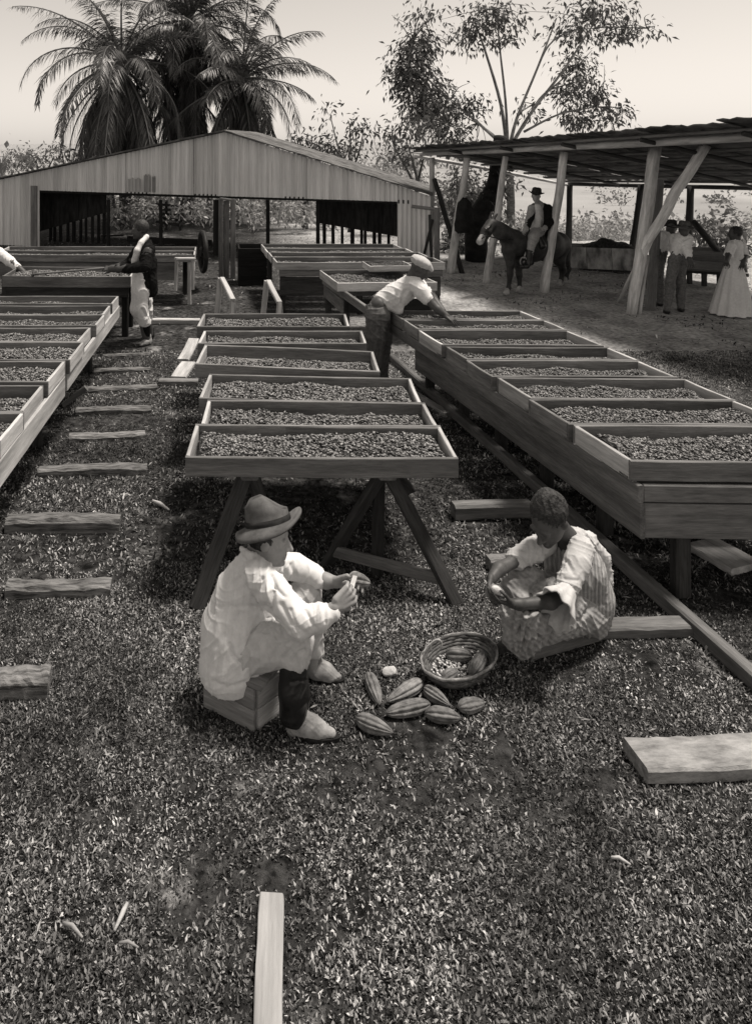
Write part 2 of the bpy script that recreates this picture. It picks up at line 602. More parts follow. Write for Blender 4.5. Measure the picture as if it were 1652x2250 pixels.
def tray(FL, FR, BL, label, blabel, group, bgroup, zt=0.93, hgt=0.13, mats=None, heap=None, tilt=0.0, front_z=None, heap_dz=0.0):
    """an open drying tray; corners as (x, y) in the survey picture, or as points on the ground plan"""
    def pt(c):
        if len(c) == 2:
            return G(c[0], c[1], zt)
        return Vector((c[0], c[1], zt))
    zt = zt + random.uniform(-0.01, 0.008)
    fl, fr, bl = pt(FL), pt(FR), pt(BL)
    jj = Vector((random.uniform(-0.012, 0.012), 0, 0)); fl = fl + jj; fr = fr + jj + Vector((0, random.uniform(-0.012, 0.012), 0)); bl = bl + jj * 0.3
    br = fr + (bl - fl)
    u, v = (fr - fl), (bl - fl)
    W, D = u.length, v.length
    un, vn = u.normalized(), v.normalized()
    z0 = zt - hgt
    m = mats or [M_['wood']] * 4
    c = (fl + br) / 2
    t = empty('drying_tray', (c.x, c.y, z0), label, 'tray', group)
    zc = Vector((0, 0, zt - hgt / 2)) - Vector((0, 0, zt))
    sag = Vector((0, 0, -0.002))
    a = TH / 2
    board('front_board', fl + vn * a + zc, fr + vn * a + zc, hgt, TH, m[0], t, rough=1.3, nseg=8)
    board('back_board', bl - vn * a + zc, br - vn * a + zc, hgt, TH, m[1], t, rough=1.3, nseg=8)
    board('side_board', fl + vn * TH * 1.05 + un * a + zc + sag, bl - vn * TH * 1.05 + un * a + zc + sag, hgt, TH, m[2], t)
    board('side_board', fr + vn * TH * 1.05 - un * a + zc + sag, br - vn * TH * 1.05 - un * a + zc + sag, hgt, TH, m[3], t)
    lo = Vector((0, 0, -hgt + 0.011))
    board('base_board', (fl + bl) / 2 + un * 0.03 + lo, (fr + br) / 2 - un * 0.03 + lo, D - 0.065, 0.014, M_['wood_mid'], t, wdir=vn)
    k = heap_i[0]; heap_i[0] += 1
    me = HEAPS[heap if heap is not None and k % 2 else k % 6]
    flip = -1 if k % 3 == 1 else 1
    shear = abs(un.dot(vn)) * D
    X = un * flip * ((W - 0.085 - shear) / 1.68)
    Y = Vector((-un.y, un.x, 0)) * ((D - 0.08) / 0.50)
    Mx = Matrix(((X.x, Y.x, 0, c.x), (X.y, Y.y, 0, c.y), (0, 0, 1, z0 + 0.012 + heap_dz), (0, 0, 0, 1)))
    h = link('cocoa_beans', me, None, Mx)
    tag(h, blabel, None, bgroup, 'stuff')
    return t


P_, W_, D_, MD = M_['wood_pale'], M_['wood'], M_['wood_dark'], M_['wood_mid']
ORD = ['nearest', 'second', 'third', 'fourth', 'fifth', 'sixth', 'seventh', 'eighth', 'ninth']

# middle row: six trays on trestles
mid_rows = [
    ((410, 1004), (1010, 1008), (431, 931), 0.93, 2),
    ((439, 933), (962, 941), (456, 878), 0.93, 1),
    ((439, 874), (928, 886), (461, 821), 0.93, 0),
    ((432, 799), (838, 817), (451, 757), 0.935, 3),
    ((433, 754), (804, 755), (448, 726), 0.93, 1),
    ((435, 717), (770, 717), (448, 689), 0.93, 0),
]
for i, (a, b, c, zt, hp) in enumerate(mid_rows):
    tray(a, b, c, f'shallow wooden drying tray, {ORD[i]} from the front in the middle row on trestles',
         f'cocoa beans spread in the {ORD[i]} tray of the middle row',
         'drying trays of the middle row', 'cocoa beans in the middle row', zt,
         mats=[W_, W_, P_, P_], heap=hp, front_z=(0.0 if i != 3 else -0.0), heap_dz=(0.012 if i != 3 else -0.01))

# right row: long low table with nine trays running away to the left
rl = lambda d: 2.66 - 0.148 * (d - 4.73)      # left edge of the row
rd = [4.72, 5.36, 5.91, 6.47, 6.99, 7.46, 8.08, 8.54, 9.03]
dirr = Vector((-0.146, 0.989, 0))
acr = Vector((0.9995, -0.02, 0))
for i in range(len(rd) - 1):
    d0, d1 = rd[i] + 0.012, rd[i + 1] - 0.012
    jx = (0.0, -0.02, 0.02, 0.0, 0.015, -0.01, 0.015, 0.0)[i]
    x0, x1 = rl(d0) + jx, rl(d1) + jx
    W = 1.64
    tray((x0, d0, 0), (x0 + W * acr.x, d0 + W * acr.y, 0), (x1, d1, 0),
         f'shallow wooden drying tray, {ORD[i]} from the front on the long right-hand table',
         f'cocoa beans spread in the {ORD[i]} tray of the right-hand table',
         'drying trays of the right-hand table', 'cocoa beans on the right-hand table', 0.93,
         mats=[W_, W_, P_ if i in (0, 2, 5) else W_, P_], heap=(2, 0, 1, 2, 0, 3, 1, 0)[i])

t = empty('drying_table', (3.3, 6.8, 0), 'long low plank table carrying the right-hand row of bean trays', 'table')
y0, y1 = 4.70, 9.0
L0, L1 = Vector((rl(y0) + 0.03, y0, 0)), Vector((rl(y1) + 0.03, y1, 0))
R0, R1 = L0 + Vector((1.56, -0.03, 0)), L1 + Vector((1.56, -0.03, 0))
Z = lambda p, z: Vector((p.x, p.y, z))
board('side_rail', Z(L0, 0.735), Z(L1, 0.735), 0.115, 0.04, W_, t)
board('side_rail', Z(R0, 0.735), Z(R1, 0.735), 0.115, 0.04, W_, t)
e1 = Vector((rl(8.24) + 0.045, 8.24, 0))
board('apron_board', Z(L0, 0.56) + Vector((0.012, 0, 0)), Z(e1, 0.56), 0.23, 0.035, W_, t)
board('apron_board', Z(R0, 0.56) + Vector((-0.012, 0, 0)), Z(R1, 0.56), 0.23, 0.035, MD, t)
board('end_rail', Z(L0, 0.735) + Vector((0.025, 0.022, 0)), Z(R0, 0.735) + Vector((-0.025, 0.022, 0)), 0.11, 0.035, W_, t)
board('end_board', Z(L0, 0.555) + Vector((0.035, 0.03, 0)), Z(R0, 0.555) + Vector((-0.035, 0.03, 0)), 0.225, 0.03, MD, t)
for k, dd in enumerate((4.85, 5.6, 6.35, 7.1, 7.85, 8.7)):
    px = rl(dd)
    board('cross_bearer', (px + 0.09, dd, 0.74), (px + 1.52, dd - 0.03, 0.74), 0.09, 0.07, W_, t)
    for off in (0.4, 1.3):
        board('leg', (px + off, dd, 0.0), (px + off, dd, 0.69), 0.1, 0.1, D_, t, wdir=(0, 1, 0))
    if k in (0, 1, 2, 4):
        board('spacer_block', (px + 0.035, dd + 0.12, 0.683), (px + 0.035, dd + 0.25, 0.683), 0.03, 0.05, W_, t)

# the same row continues beyond the stooping man
tray((1.70, 10.82, 0), (3.2, 10.9, 0), (1.58, 11.95, 0), 'wide drying tray beyond the stooping man, end of the right-hand row',
     'cocoa beans in the wide tray beyond the stooping man', None, None, 0.93, mats=[P_, W_, P_, P_], heap=3)
t = empty('drying_table', (2.4, 11.2, 0), 'dark plank table beyond the stooping man under the wide tray', 'table')
board('side_rail', (2.02, 9.3, 0.74), (1.66, 12.0, 0.74), 0.12, 0.05, W_, t)
board('apron_board', (1.78, 10.85, 0.57), (1.68, 12.0, 0.57), 0.2, 0.04, MD, t)
board('side_rail', (3.15, 10.9, 0.74), (3.0, 12.1, 0.74), 0.12, 0.05, W_, t)
for px, py in ((1.85, 10.95), (3.1, 11.0), (1.72, 11.9), (3.0, 12.0), (1.98, 9.5)):
    board('leg', (px, py, 0), (px, py, 0.675), 0.1, 0.1, D_, t, wdir=(0, 1, 0))
board('end_board', (1.86, 10.88, 0.57), (3.1, 10.94, 0.57), 0.2, 0.03, M_['wood_black'], t)
tray((2.3, 11.45, 0), (3.0, 11.5, 0), (2.27, 11.95, 0), 'small shallow tray set on top of the wide tray by the capped head',
     'cocoa beans in the small tray set on the wide one', None, None, 1.06, hgt=0.09, mats=[P_, W_, P_, P_], heap=0)

# the far right table in front of the barn opening, four long trays
for i in range(4):
    d0 = 12.66 + i * 0.6
    tray((0.94 - i * 0.04, d0, 0), (3.86 - i * 0.1, d0, 0), (0.90 - i * 0.04, d0 + 0.56, 0),
         f'long drying tray, {ORD[i]} of four before the barn opening right of the post',
         f'cocoa beans in the {ORD[i]} long tray before the barn opening', 'long trays before the barn opening', 'cocoa beans before the barn', 0.93,
         mats=[P_ if i == 0 else W_, W_, P_, P_])
t = empty('drying_table', (2.4, 13.8, 0), 'far plank table before the barn opening carrying four long trays', 'table')
board('front_rail', (0.98, 12.7, 0.74), (3.82, 12.7, 0.74), 0.12, 0.05, W_, t)
board('back_rail', (0.9, 14.9, 0.74), (3.5, 14.9, 0.74), 0.12, 0.05, W_, t)
board('apron_board', (1.0, 12.74, 0.5), (3.8, 12.74, 0.5), 0.33, 0.03, D_, t)
for px in (1.05, 2.4, 3.75):
    board('leg', (px, 12.8, 0), (px, 12.8, 0.675), 0.1, 0.1, D_, t, wdir=(0, 1, 0))
    board('leg', (px - 0.1, 14.8, 0), (px - 0.1, 14.8, 0.675), 0.1, 0.1, D_, t, wdir=(0, 1, 0))

# left row: mostly outside the picture, its right-hand side boards catch the sun
ld = [4.45, 5.02, 5.62, 6.28, 6.93, 7.62, 8.26, 8.82, 9.38, 9.9]
lx = lambda d: -1.515 + 0.027 * (d - 6.0)
for i in range(len(ld) - 1):
    d0, d1 = ld[i] + 0.02, ld[i + 1] - 0.02
    jx = (0, 0.0, -0.03, 0.0, 0.03, -0.03, 0.02, -0.02, 0.0)[i]
    tray((lx(d0) - 1.7 + jx, d0, 0), (lx(d0) + jx, d0, 0), (lx(d1) - 1.7 + jx, d1, 0),
         f'shallow drying tray, {ORD[i]} from the front in the left-hand row',
         f'cocoa beans in the {ORD[i]} tray of the left-hand row', 'drying trays of the left-hand row', 'cocoa beans in the left-hand row', 0.93,
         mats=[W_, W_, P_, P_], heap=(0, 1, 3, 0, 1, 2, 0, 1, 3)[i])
t = empty('drying_table', (-2.3, 7.2, 0), 'left-hand drying table with a pale plank along its side', 'table')
board('side_rail', (lx(4.4) - 0.02, 4.4, 0.70), (lx(6.9) - 0.02, 6.9, 0.70), 0.19, 0.035, P_, t)
board('side_rail', (lx(6.95) - 0.01, 6.95, 0.715), (lx(9.9) - 0.01, 9.9, 0.715), 0.16, 0.035, P_, t)
board('side_rail', (lx(4.4) - 1.68, 4.4, 0.72), (lx(9.9) - 1.68, 9.9, 0.72), 0.15, 0.035, W_, t)
for dd in (5.2, 7.2, 9.6):
    board('cross_bearer', (lx(dd) - 1.64, dd, 0.74), (lx(dd) - 0.05, dd, 0.74), 0.09, 0.07, W_, t)
    for off in (-0.35, -1.55):
        board('leg', (lx(dd) + off, dd, 0.0), (lx(dd) + off, dd, 0.69), 0.09, 0.09, D_, t, wdir=(0, 1, 0))
board('brace', G(140, 890, 0.1), G(190, 852, 0.3), 0.06, 0.04, W_, t)

# dark table where the standing man rakes
tray((-3.4, 11.25, 0), (-1.41, 11.2, 0), (-3.4, 12.1, 0), 'dark deep tray at the left edge that the standing man rakes',
     'cocoa beans being raked by the standing man', None, None, 0.95, hgt=0.17, mats=[M_['wood_mid'], MD, MD, P_], heap=2, heap_dz=0.055)
t = empty('drying_table', (-2.4, 11.6, 0), 'dark plank table under the tray raked by the standing man', 'table')
board('front_rail', (-3.35, 11.28, 0.70), (-1.45, 11.23, 0.70), 0.15, 0.04, D_, t)
board('back_rail', (-3.35, 12.05, 0.70), (-1.45, 12.05, 0.70), 0.15, 0.04, D_, t)
for px in (-3.2, -1.52):
    for py in (11.35, 11.95):
        board('leg', (px, py, 0), (px, py, 0.63), 0.1, 0.1, M_['wood_black'], t, wdir=(0, 1, 0))

# long table behind it, in front of the barn's left bay
for i in range(2):
    tray((-4.3, 13.55 + i * 0.55, 0), (-0.53, 13.5 + i * 0.55, 0), (-4.3, 14.07 + i * 0.55, 0),
         f'long grey drying tray before the barn left of the post, {("front", "rear")[i]} one',
         f'cocoa beans in the {("front", "rear")[i]} long tray left of the post', 'long trays left of the post', 'cocoa beans left of the post', 0.93, mats=[W_, W_, P_, P_])
t = empty('drying_table', (-2.4, 14.0, 0), 'long grey table before the left bay of the barn', 'table')
board('front_rail', (-4.25, 13.62, 0.62), (-0.9, 13.58, 0.62), 0.33, 0.04, W_, t)
board('end_board', (-0.57, 13.6, 0.64), (-0.57, 14.5, 0.64), 0.28, 0.035, P_, t)
board('leg', (-0.62, 13.57, 0.0), (-0.62, 13.57, 0.79), 0.07, 0.07, P_, t, wdir=(1, 0, 0))
for px in (-4.1, -2.6, -0.75):
    board('leg', (px, 14.5, 0.0), (px, 14.5, 0.79), 0.09, 0.09, D_, t, wdir=(1, 0, 0))
    if px < -2: board('leg', (px, 13.7, 0.0), (px, 13.7, 0.79), 0.09, 0.09, D_, t, wdir=(1, 0, 0))
t = empty('bench', (-0.75, 12.9, 0), 'small pale bench frame at the end of the long grey table', 'bench')
board('leg', U(389, 566, 13.1), U(386, 614, 13.1) + Vector((0, 0, -0.2)), 0.06, 0.06, P_, t, wdir=(1, 0, 0))
board('leg', U(424, 566, 13.3), U(424, 600, 13.3) + Vector((0, 0, -0.3)), 0.06, 0.06, P_, t, wdir=(1, 0, 0))
board('seat', U(386, 568, 13.1), U(428, 568, 13.3), 0.1, 0.035, P_, t, wdir=(0, 1, 0))

# ------------------------------------------------------------------ trestles under the middle row
def leg(t, a, b, w=0.085, th=0.05, m=None):
    return board('leg', a, b, w, th, m or D_, t, wdir=(1, 0.3, 0))


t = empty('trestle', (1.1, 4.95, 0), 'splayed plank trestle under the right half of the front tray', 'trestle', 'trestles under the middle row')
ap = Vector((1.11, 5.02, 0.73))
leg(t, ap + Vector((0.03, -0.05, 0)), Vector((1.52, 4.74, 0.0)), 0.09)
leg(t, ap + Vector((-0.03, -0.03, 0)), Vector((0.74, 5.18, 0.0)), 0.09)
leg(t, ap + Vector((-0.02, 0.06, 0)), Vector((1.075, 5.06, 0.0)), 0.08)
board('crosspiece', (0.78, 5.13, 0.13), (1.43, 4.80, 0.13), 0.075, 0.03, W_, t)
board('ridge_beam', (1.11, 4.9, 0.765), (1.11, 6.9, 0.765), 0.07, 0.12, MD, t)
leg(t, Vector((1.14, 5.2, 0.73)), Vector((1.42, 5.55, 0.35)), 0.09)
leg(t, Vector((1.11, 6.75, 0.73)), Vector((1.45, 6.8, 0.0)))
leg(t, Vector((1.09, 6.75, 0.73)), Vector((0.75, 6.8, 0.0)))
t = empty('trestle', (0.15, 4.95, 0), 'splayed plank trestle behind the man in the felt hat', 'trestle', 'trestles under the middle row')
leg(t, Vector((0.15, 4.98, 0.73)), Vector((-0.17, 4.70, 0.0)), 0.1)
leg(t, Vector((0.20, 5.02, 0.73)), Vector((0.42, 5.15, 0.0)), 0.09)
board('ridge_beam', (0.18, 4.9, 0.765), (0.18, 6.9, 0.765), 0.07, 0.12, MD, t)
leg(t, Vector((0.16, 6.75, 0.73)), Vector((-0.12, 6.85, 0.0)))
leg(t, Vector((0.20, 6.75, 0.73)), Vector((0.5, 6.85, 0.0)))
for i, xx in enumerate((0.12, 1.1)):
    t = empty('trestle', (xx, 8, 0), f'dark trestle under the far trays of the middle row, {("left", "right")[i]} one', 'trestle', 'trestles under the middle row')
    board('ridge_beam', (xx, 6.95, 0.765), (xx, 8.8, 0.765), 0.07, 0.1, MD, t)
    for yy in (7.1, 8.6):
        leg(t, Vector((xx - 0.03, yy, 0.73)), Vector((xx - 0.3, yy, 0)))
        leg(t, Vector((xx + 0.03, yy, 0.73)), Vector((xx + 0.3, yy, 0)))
# two empty trestles beyond the middle row
for i, (xa, ya) in enumerate(((488, 612), (590, 618))):
    p = U(xa, ya, 10.2)
    t = empty('trestle', (p.x + 0.1, 10.0, 0), ('pale empty trestle beyond the middle row, at the foot of the post', 'pale empty trestle beyond the middle row, nearer the stooping man')[i], 'trestle')
    leg(t, p, U(xa + 24, ya + 48, 9.6) + Vector((0, 0, -0.0)), 0.07, 0.05, P_)
    leg(t, p + Vector((-0.02, 0.04, 0)), Vector((p.x - 0.12, 10.4, 0)), 0.07, 0.05, P_)
    leg(t, U(xa + 24, ya + 45, 9.6), Vector((U(xa + 34, 0, 9.5).x, 9.5, 0)), 0.06, 0.05, MD)
    leg(t, U(xa + 24, ya + 45, 9.6), Vector((U(xa + 12, 0, 9.5).x, 9.45, 0)), 0.06, 0.05, P_)

# ------------------------------------------------------------------ timbers on the ground
M_['sleeper'] = mat_noise('rotten_timber', 0.05, 0.3, scale=7, stretch=(0.8, 6, 6), bump=0.9, dist=0.02, rand=0.25)
sl = [((-70, 1486), (103, 1478), 0.15, 0.15), ((10, 1278), (242, 1272), 0.12, 0.12), ((10, 1136), (262, 1133), 0.13, 0.14),
      ((82, 1025), (322, 1018), 0.1, 0.12), ((150, 952), (318, 943), 0.1, 0.12), ((165, 894), (332, 890), 0.09, 0.12),
      ((185, 848), (345, 842), 0.09, 0.12), ((205, 808), (330, 803), 0.08, 0.1), ((225, 775), (330, 770), 0.08, 0.1)]
for i, (a, b, hh, ww) in enumerate(sl):
    p, q = G(a[0], a[1], hh), G(b[0], b[1], hh)
    p.z = q.z = hh / 2 - 0.01
    p.y += ww / 2; q.y += ww / 2
    p.z -= 0.04; q.z -= 0.045
    o = board('sleeper', p, q, hh + 0.02, ww, M_['sleeper'], None, rough=5.0, nseg=12)
    tag(o, f'squared timber sleeper on the left-hand turf, {ORD[i]} from the front', 'timber', 'sleepers on the left-hand turf')


def timber(name, a, b, hh, ww, m, label, cat='plank', za=0, zb=0, rough=2.0):
    p, q = G(a[0], a[1], hh + za), G(b[0], b[1], hh + zb)
    p.z, q.z = hh / 2 + za - 0.006, hh / 2 + zb - 0.006
    o = board(name, p, q, hh, ww, m, None, rough=rough, nseg=8)
    return tag(o, label, cat)


timber('sleeper', (335, 699), (440, 700), 0.09, 0.1, P_, 'pale timber lying crosswise behind the standing man', 'timber')
timber('plank', (350, 832), (436, 833), 0.07, 0.12, W_, 'grey plank lying crosswise left of the middle row')
timber('plank', (426, 742), (402, 788), 0.05, 0.16, P_, 'pale plank lying beside the middle row, farther of two')
timber('plank', (415, 793), (392, 826), 0.05, 0.2, P_, 'pale plank lying beside the middle row, nearer of two')
timber('sleeper', (995, 1104), (1165, 1100), 0.12, 0.12, MD, 'dark timber sleeper behind the trestle in the shade of the right-hand table', 'timber')
timber('sleeper', (1072, 1222), (1118, 1220), 0.09, 0.1, W_, 'short timber end beside the shoulder of the seated woman', 'timber')
timber('sleeper', (1305, 1368), (1520, 1362), 0.07, 0.12, W_, 'old timber sleeper in the turf behind the woman’s box', 'timber')
timber('rail_beam', (1760, 1560), (845, 764), 0.1, 0.08, W_, 'long square beam on the ground along the right-hand table', 'beam')
timber('plank', (1540, 1185), (1640, 1240), 0.05, 0.3, P_, 'pale plank lying on the ground beyond the right-hand table')
timber('plank', (905, 858), (985, 905), 0.04, 0.1, P_, 'short pale lath between the middle row and the right-hand table')
# hewn slab at lower right
p, q = G(1395, 1650, 0.085), G(1690, 1640, 0.085)
p.z = q.z = 0.04
o = board('hewn_slab', p, q + Vector((0.1, 0.02, 0)), 0.2, 0.075, mat_noise('hewn_wood', 0.16, 0.42, scale=9, stretch=(0.7, 2, 2), bump=0.8, dist=0.02), None, wdir=(0.18, 0.98, 0), rough=2.5, nseg=14)
tag(o, 'thick pale hewn slab lying at the lower right', 'slab')
# white stake at the bottom
a, b = G(597, 1968, 0.02), G(589, 2330, 0.02)
a.z = b.z = 0.018
o = board('stake', a, b, 0.098, 0.03, wood('bleached_wood', 0.3, 0.42), None, wdir=(1, 0, 0), rough=2, nseg=6)
tag(o, 'white sawn stake lying in the turf at the bottom edge', 'stake')
for i, (a, b, wd) in enumerate((((280, 1985), (252, 2045), 0.02), ((140, 2028), (182, 2060), 0.016), ((1342, 1884), (1385, 1900), 0.014), ((770, 2090), (782, 2120), 0.014),
                                ((336, 1100), (372, 1120), 0.03), ((262, 2072), (305, 2082), 0.012))):
    p, q = G(a[0], a[1], 0.03), G(b[0], b[1], 0.03)
    mb = MB()
    m1 = p.lerp(q, 0.4) + Vector((0.004, 0.006, 0.006))
    mb.tube([p, m1, q], [wd * 0.35, wd * 0.5, wd * 0.25], 6)
    o = mb.obj('wood_chip', M_['wood_pale'], None, True)
    tag(o, ('white splinter of wood upright in the lower left turf', 'thin white splinter at the far lower left', 'small pale twig in the lower right turf',
            'pale chip of wood right of the white stake', 'curled pale husk on the turf left of the front tray', 'thin pale straw below the two white splinters')[i], 'splinter')

# ------------------------------------------------------------------ the barn: corrugated gable, open bays, low side aisles
M_['iron_sheet'] = mat_noise('galvanised_sheet', 0.5, 0.78, scale=4, stretch=(8, 8, 0.22), bump=0.1, rough=0.55, rand=0.1, spec=0.35, contrast=(0.3, 0.7), blotch=0.2)
M_['aisle_shade'] = mat_noise('shade_sheet', 0.012, 0.04, scale=4, stretch=(3, 3, 0.6), bump=0.3, rough=0.9, rand=0.3)  # near-black; shade of the side aisles put into the colour
M_['roof_sheet'] = mat_noise('rusted_sheet', 0.05, 0.2, scale=4, bump=0.3, rough=0.85, rand=0.25)
M_['iron'] = mat_noise('cast_iron', 0.01, 0.03, scale=6, bump=0.3, rough=0.6)

BA, BB = Vector((-5.9, 21.2, 0)), Vector((5.08, 17.8, 0))
bu = (BB - BA).normalized()
bv = Vector((-bu.y, bu.x, 0))            # into the barn


def barn_d(x):
    m = (x - CX) / F
    s = (m * BA.y - BA.x) / ((BB.x - BA.x) - m * (BB.y - BA.y))
    return BA.y + s * (BB.y - BA.y)


def barn(x, y, back=0.0):
    return U(x, y, barn_d(x)) + bv * back


def roof_y(x):
    if x < 495: return 290 + (495 - x) * 0.211
    return 290 + (x - 495) * 0.311


barn_o = empty('barn', (0.0, 19.5, 0), 'low open barn with a grey corrugated gable behind the trays', 'barn')


def gable_sheet(x0, x1, ybot):
    """one corrugated sheet between two picture columns"""
    a, b = barn(x0, 400), barn(x1, 400)
    L = (b - a).length
    n = max(6, int(L / 0.0144))
    proud = random.choice((0.0, 0.014, 0.022))
    v, f = [], []
    for i in range(n + 1):
        t = i / n
        x = x0 + (x1 - x0) * t
        d = barn_d(x)
        off = bv * (0.021 * math.sin(2 * math.pi * (L * t) / 0.115) - proud)
        top = U(x, roof_y(x) + 0.5, d)
        if ybot(x) is None:
            bot = Vector((top.x, top.y, 0.02))
        else:
            bot = U(x, ybot(x), d)
        v += [top + off, bot + off]
    for i in range(n):
        f.append([2 * i, 2 * i + 1, 2 * i + 3, 2 * i + 2])
    obj_w('corrugated_sheet', np.array([tuple(p) for p in v]), f, M_['iron_sheet'], barn_o, True)


edges = [-70, -30, 8, 47, 88] + [88 + 48 * k for k in range(1, 4)] + [278 + 49.6 * k for k in range(0, 12)] + [873, 915, 946]
edges = sorted(set(round(e) for e in edges if not (823 < e < 873)))
for x0, x1 in zip(edges[:-1], edges[1:]):
    mid = (x0 + x1) / 2
    if mid < 88 or mid > 873:
        gable_sheet(x0, x1, lambda x: None)
    else:
        gable_sheet(x0, x1, lambda x: 418 + (x - 85) * 0.0316)

# a patch of darker sheets low on the gable
for x0, x1, y0, y1 in ((284, 312, 392, 421), (318, 332, 384, 422), (336, 344, 388, 422)):
    n = 14; v, f = [], []
    for i in range(n + 1):
        x = x0 + (x1 - x0) * i / n
        off = bv * (-0.045 + 0.012 * math.sin(i * 1.7))
        v += [U(x, y0 + 2 * math.sin(i), barn_d(x)) + off, U(x, y1, barn_d(x)) + off]
    for i in range(n): f.append([2 * i, 2 * i + 1, 2 * i + 3, 2 * i + 2])
    obj_w('patch_sheet', np.array([tuple(p) for p in v]), f, mat_noise('stained_sheet', 0.26, 0.46, scale=4, stretch=(6, 6, 0.3), bump=0.2), barn_o, True)
# roof slopes: sheets laid from ridge to eave, in strips along the depth
DEP = 3.4
for side, xa, xb in (('l', 495, -75), ('r', 495, 950)):
    for k in range(5):
        t0, t1 = k / 5, (k + 1) / 5 + 0.012
        f0, f1 = -0.16 + DEP * k / 5, -0.16 + DEP * (k + 1) / 5 + 0.05
        v, f = [], []
        nn = 26
        for i in range(nn + 1):
            x = xa + (xb - xa) * i / nn
            p = U(x, roof_y(x), barn_d(x))
            for ff in (f0, f1):
                v.append(p + bv * ff + Vector((0, 0, 0.02 + 0.006 * math.sin(i * 2.1 + k))))
        for i in range(nn):
            f.append([2 * i, 2 * i + 1, 2 * i + 3, 2 * i + 2])
        vv = [Vector(p) for p in v]
        m = len(vv)
        allv = vv + [p + Vector((0, 0, 0.035)) for p in vv]
        ff2 = f + [[q + m for q in reversed(e)] for e in f]
        ff2 += [[2 * i, 2 * i + 2, 2 * i + 2 + m, 2 * i + m] for i in range(nn)]
        ff2 += [[2 * i + 1, 2 * i + 1 + m, 2 * i + 3 + m, 2 * i + 3] for i in range(nn)]
        obj_w('roof_sheet', np.array([tuple(p) for p in allv]), ff2, M_['roof_sheet'], barn_o)
# lintel beams along the openings
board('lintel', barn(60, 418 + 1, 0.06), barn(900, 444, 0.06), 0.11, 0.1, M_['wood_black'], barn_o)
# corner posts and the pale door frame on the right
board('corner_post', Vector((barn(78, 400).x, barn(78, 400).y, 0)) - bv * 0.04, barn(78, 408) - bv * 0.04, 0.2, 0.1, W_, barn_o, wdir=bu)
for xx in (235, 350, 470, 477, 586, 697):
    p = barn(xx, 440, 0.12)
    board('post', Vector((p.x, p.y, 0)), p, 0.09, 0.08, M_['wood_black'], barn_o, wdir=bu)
p = barn(960, 455, -0.25)
board('door_post', Vector((p.x, p.y, 0)), p, 0.14, 0.09, W_, barn_o, wdir=bu)
q = barn(905, 452, -0.2)
board('door_beam', q, p + Vector((0, 0, -0.03)), 0.08, 0.06, W_, barn_o)
board('door_brace', barn(951, 480, -0.22), Vector((barn(918, 500).x, barn(918, 500).y - 0.3, 0.05)), 0.06, 0.05, D_, barn_o)
board('door_jamb', barn(944, 470, -0.2), Vector((barn(944, 470).x, barn(944, 470).y - 0.2, 0)), 0.07, 0.05, D_, barn_o, wdir=bu)
# dark side aisles inside: near-black panels with the shade in their colour, short of the floor, then posts
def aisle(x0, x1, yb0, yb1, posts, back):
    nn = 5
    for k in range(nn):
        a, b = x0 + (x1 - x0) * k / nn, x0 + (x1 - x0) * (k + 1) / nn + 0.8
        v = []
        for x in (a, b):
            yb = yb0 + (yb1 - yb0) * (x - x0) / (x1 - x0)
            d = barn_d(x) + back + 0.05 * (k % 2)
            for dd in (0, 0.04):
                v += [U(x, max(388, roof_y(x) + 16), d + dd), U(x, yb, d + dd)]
        obj_w('aisle_panel', np.array([tuple(p) for p in v]), [[0, 1, 5, 4], [2, 6, 7, 3], [0, 4, 6, 2], [1, 3, 7, 5], [0, 2, 3, 1], [4, 5, 7, 6]], M_['aisle_shade'], barn_o)
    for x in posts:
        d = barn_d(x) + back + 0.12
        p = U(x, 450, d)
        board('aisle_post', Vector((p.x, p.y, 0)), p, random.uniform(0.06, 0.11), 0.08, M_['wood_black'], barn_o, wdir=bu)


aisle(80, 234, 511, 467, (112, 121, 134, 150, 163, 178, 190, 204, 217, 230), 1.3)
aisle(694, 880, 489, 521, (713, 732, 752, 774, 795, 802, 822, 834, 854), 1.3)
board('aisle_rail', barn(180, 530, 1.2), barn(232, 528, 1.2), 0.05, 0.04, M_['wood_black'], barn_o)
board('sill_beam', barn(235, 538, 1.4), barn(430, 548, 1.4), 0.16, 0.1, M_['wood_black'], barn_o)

# plank pillar standing before the barn
pil = empty('plank_post', (U(502, 600, 16.2).x, 16.2, 0), 'tall post of upright grey planks before the middle of the barn', 'post')
for k, (xa, ww, mm) in enumerate(((486, 0.1, MD), (498, 0.13, W_), (512, 0.11, MD))):
    p = U(xa, 437 + k % 2 * 4, 16.2)
    board('plank', Vector((p.x, p.y + (0.06 if k == 1 else 0), 0)), p + Vector((0, 0.06 if k == 1 else 0, 0)), ww, 0.05, mm, pil, wdir=(1, 0, 0))
board('cap_piece', U(484, 436, 16.15), U(518, 441, 16.25), 0.05, 0.1, W_, pil)

# fence rails seen through the barn's middle bay
fen = empty('rail_fence', (U(365, 470, 25).x, 25, 0), 'broken rail fence seen through the middle bay of the barn', 'fence')
for k in range(5):
    board('rail', U(322 + k * 5, 447 + k * 10, 25), U(395 + k * 2, 452 + k * 11, 25), 0.09, 0.05, D_, fen)
for xx in (325, 366, 397):
    p = U(xx, 440, 25.1)
    board('post', Vector((p.x, p.y, 0)), p, 0.1, 0.1, D_, fen, wdir=(1, 0, 0))


